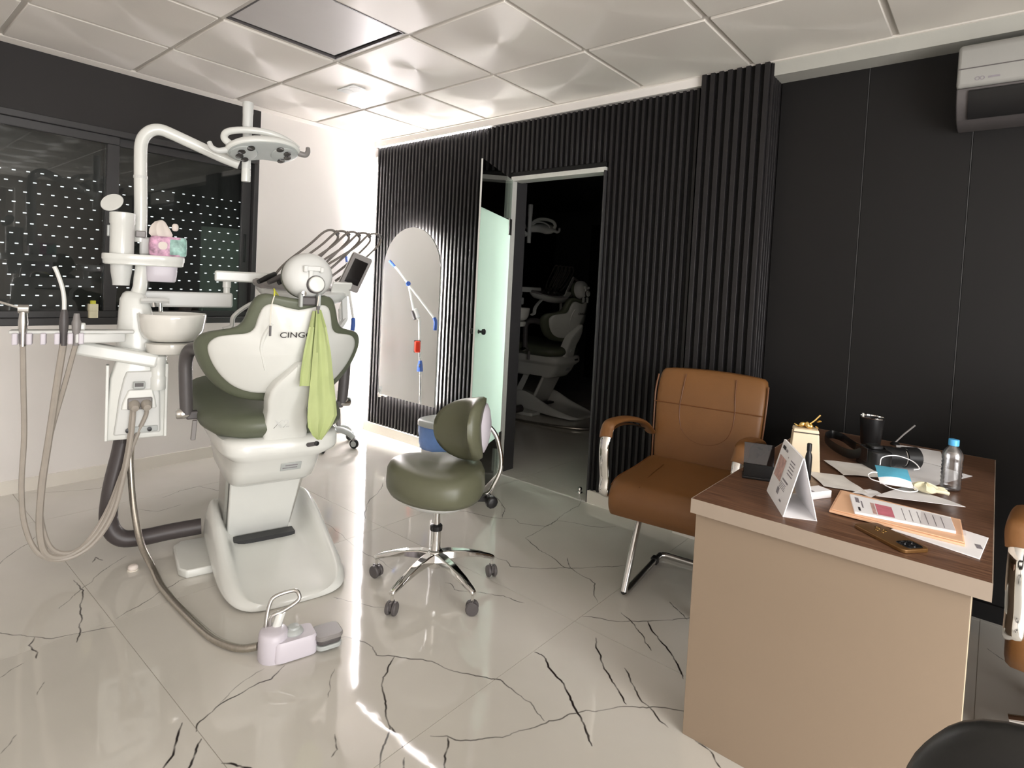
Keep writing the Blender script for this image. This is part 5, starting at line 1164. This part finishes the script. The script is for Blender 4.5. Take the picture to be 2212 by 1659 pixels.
# folders
def slab(name, label, cat, corners, z0, z1, m, part='sheet_stack'):
    cx = sum(c[0] for c in corners) / 4; cy = sum(c[1] for c in corners) / 4
    t = onto(name, label, cat, cx, cy)
    MB().loft([[Vector((x - cx, y - cy, z)) for x, y in corners] for z in (z0, z1)]).build(part, m, t, bevel=.0012)
    return t, cx, cy
t, cx, cy = slab('paper_stack', 'white papers at the bottom of the pile at the desk right end', 'papers', [(3.93, -1.215), (4.112, -1.262), (4.126, -1.082), (4.0, -1.045)], .0003, .0030, PAPER)
MB().box((4.108 - cx, -1.175 - cy, .0032), (.012, .03, .0003), rot=(0, 0, .2)).build('print', INK, t)
t, cx, cy = slab('peach_folder', 'peach card folder under the printed booklet on the desk', 'folder', [(3.786, -1.208), (4.083, -1.205), (4.066, -1.0), (3.772, -.985)], .0033, .0090, PEACH, 'cover')
MB().loft([[Vector((x - cx, y - cy, z)) for x, y in ((3.79, -1.200), (4.08, -1.198), (4.064, -1.01), (3.778, -.995))] for z in (.0092, .0120)]).build('flap', PEACH, t, bevel=.001)
t, cx, cy = slab('booklet', 'white printed booklet with a pink block, on top of the peach folder', 'booklet', [(3.845, -1.196), (4.062, -1.150), (4.045, -1.035), (3.806, -1.040)], .0123, .0195, PAPER, 'pages')
def bp(u0, u1, v0, v1, m):
    def P(u, v):
        a = Vector((3.845, -1.196, 0)) * (1 - u) + Vector((4.062, -1.150, 0)) * u; b = Vector((3.806, -1.040, 0)) * (1 - u) + Vector((4.045, -1.035, 0)) * u
        p = a * (1 - v) + b * v; return Vector((p.x - cx, p.y - cy, .0197))
    q = MB(); q.add([P(u0, v0), P(u1, v0), P(u1, v1), P(u0, v1)], [(0, 1, 2, 3)]); q.build('print', m, t)
bp(.25, .42, .08, .72, INK_P); bp(.045, .085, .55, .85, INK); bp(.05, .075, .1, .3, INK_D); bp(.10, .115, .3, .7, INK); bp(.20, .24, .08, .72, INK_F)
for k in range(6): bp(.52 + .075 * k, .527 + .075 * k, .08, .80, INK)
t, cx, cy = slab('plastic_sleeve', 'clear plastic sleeve sticking out of the paper pile', 'sleeve', [(3.99, -1.186), (4.083, -1.168), (4.072, -1.05), (3.98, -1.05)], .0199, .0208, FOIL, 'film')
t = sheet_thing('white_card', 'large white folded card under the face mask, one edge raised', 'card', [(3.868, -1.012, .022), (4.073, -.945, .030), (4.035, -.862, .016), (3.915, -.79, .010)], PAPER, .0005, bumps=.0005, seed=5)
# mask on the card
t = onto('face_mask', 'blue and white face mask with ear loops on the white card', 'face mask', 3.893, -.848, 18, DT + .046)
t.rotation_euler = (R(20), 0, R(18))
g = [[(x * .088 - .044, (y / 6) * .095 - .04, .010 * math.sin(math.pi * x) * math.sin(math.pi * y / 6) + (.0012 if y % 2 else 0)) for x in [i / 8 for i in range(9)]] for y in range(7)]
g = [[(a - .02 * (b > .02) * 0, b, c) for a, b, c in r] for r in g]
MB().sheet(g[2:], .0012).build('mask_front', MASKB, t, smooth=True); MB().sheet([[(a, b, c - .0008) for a, b, c in r] for r in g[:3]], .0012).build('mask_border', PAPER, t, smooth=True)
for s, pts in ((-1, [(-.044, -.035, .002), (-.066, -.03, .004), (-.072, -.01, .004), (-.058, .008, .004), (-.044, .012, .003)]), (1, [(.044, -.035, .002), (.05, -.055, .004), (.02, -.068, .004), (-.02, -.06, .004), (-.04, -.04, .002)]), (2, [(-.03, .055, .004), (-.02, .085, .014), (.02, .10, .018), (.06, .085, .016), (.075, .055, .012), (.06, .05, .006)])):
    MB().tube(pts, .0016, 6).build('ear_loop', PAPER, t, smooth=True)
t = onto('latex_glove', 'crumpled cream latex glove beside the blue face mask', 'glove', 3.972, -.828, 20, DT + .0235)
rg = random.Random(5)
MB().loft([[Vector((.036 * s * math.cos(a) * (1 + .22 * math.sin(5 * a + z * 160)), .03 * s * math.sin(a) * (1 + .25 * math.cos(4 * a + z * 90)), z + .004 * math.sin(6 * a) * (z > 0))) for a in [2 * math.pi * k / 24 for k in range(24)]] for z, s in ((0, .9), (.005, 1.05), (.012, .85), (.018, .5), (.021, .1))]).build('palm', GLOVE, t, smooth=True)
for k in range(3): MB().tube([(.02, -.015 + .014 * k, .006), (.04, -.02 + .018 * k, .007), (.054, -.018 + .02 * k, .004)], .006, 8).build('finger', GLOVE, t, smooth=True)
# phone
t = onto('mobile_phone', 'bronze gold mobile phone lying face down on the front desk edge', 'phone', 3.937, -1.285, -38.3)
MB().loft([[Vector((x, y, z)) for x, y in rounded(.155, .077, .012)] for z in (0, .0095)]).build('phone_body', BRONZE, t, bevel=.0022, seg=3)
MB().loft([[Vector((.052 + x, .004 + y, z)) for x, y in rounded(.040, .046, .008)] for z in (.0093, .0112)]).build('camera_block', LENS, t, bevel=.001)
for x, y in ((.044, .013), (.044, -.006), (.061, .004)): MB().lathe([(.0075, .0111), (.0075, .0128), (.006, .0128), (.0055, .012), (0, .012)], (x, y, 0), 16).build('lens', LENS, t)
for x, y, s in ((-.045, .008, .007), (-.028, .012, .006), (-.034, -.006, .005), (-.02, -.002, .004)): MB().lathe([(s, .0094), (s, .0099), (s * .6, .0099), (s * .6, .0094)], (x, y, 0), 16, cap=False).build('ring_mark', GOLD, t)

# ------------------------------------------------------------------ air conditioner
t = thing('air_conditioner', 'white wall air conditioner high on the black panels at the right picture edge', 'air conditioner', (4.345, .117, 0))
prof = [(0, 2.325), (-.20, 2.325), (-.228, 2.312), (-.236, 2.29), (-.237, 2.165), (-.233, 2.150), (0, 2.150)]
def xloft(poly, x0, x1): return MB().loft([[Vector((x0, y, z)) for y, z in poly], [Vector((x1, y, z)) for y, z in poly]])
xloft(prof, -.42, .42).build('front_cover', AC_SHADED, t, bevel=.012, seg=3)
MB().box((0, -.2372, 2.222), (.832, .0012, .004)).build('cover_groove', DGREY, t)
xloft([(0, 2.1495), (-.228, 2.1495), (-.230, 2.135), (-.205, 2.085), (-.15, 2.045), (-.08, 2.03), (0, 2.03)], -.418, .418).build('under_housing', DGREY, t, bevel=.004)
xloft([(-.2335, 2.138), (-.2385, 2.130), (-.212, 2.080), (-.16, 2.041), (-.156, 2.047), (-.206, 2.085)], -.38, .38).build('louvre', BLACK, t, bevel=.001)
for x, r_ in ((-.355, .0075), (-.34, .0075)): MB().lathe([(r_, 0), (r_, .001), (r_ * .7, .001), (r_ * .7, 0)], n=16, M=axisM((x, -.2372, 2.178), (0, -1, 0)), cap=False).build('badge_mark', INK, t)
MB().box((-.305, -.2376, 2.178), (.035, .0008, .007)).build('badge_mark', INK, t)
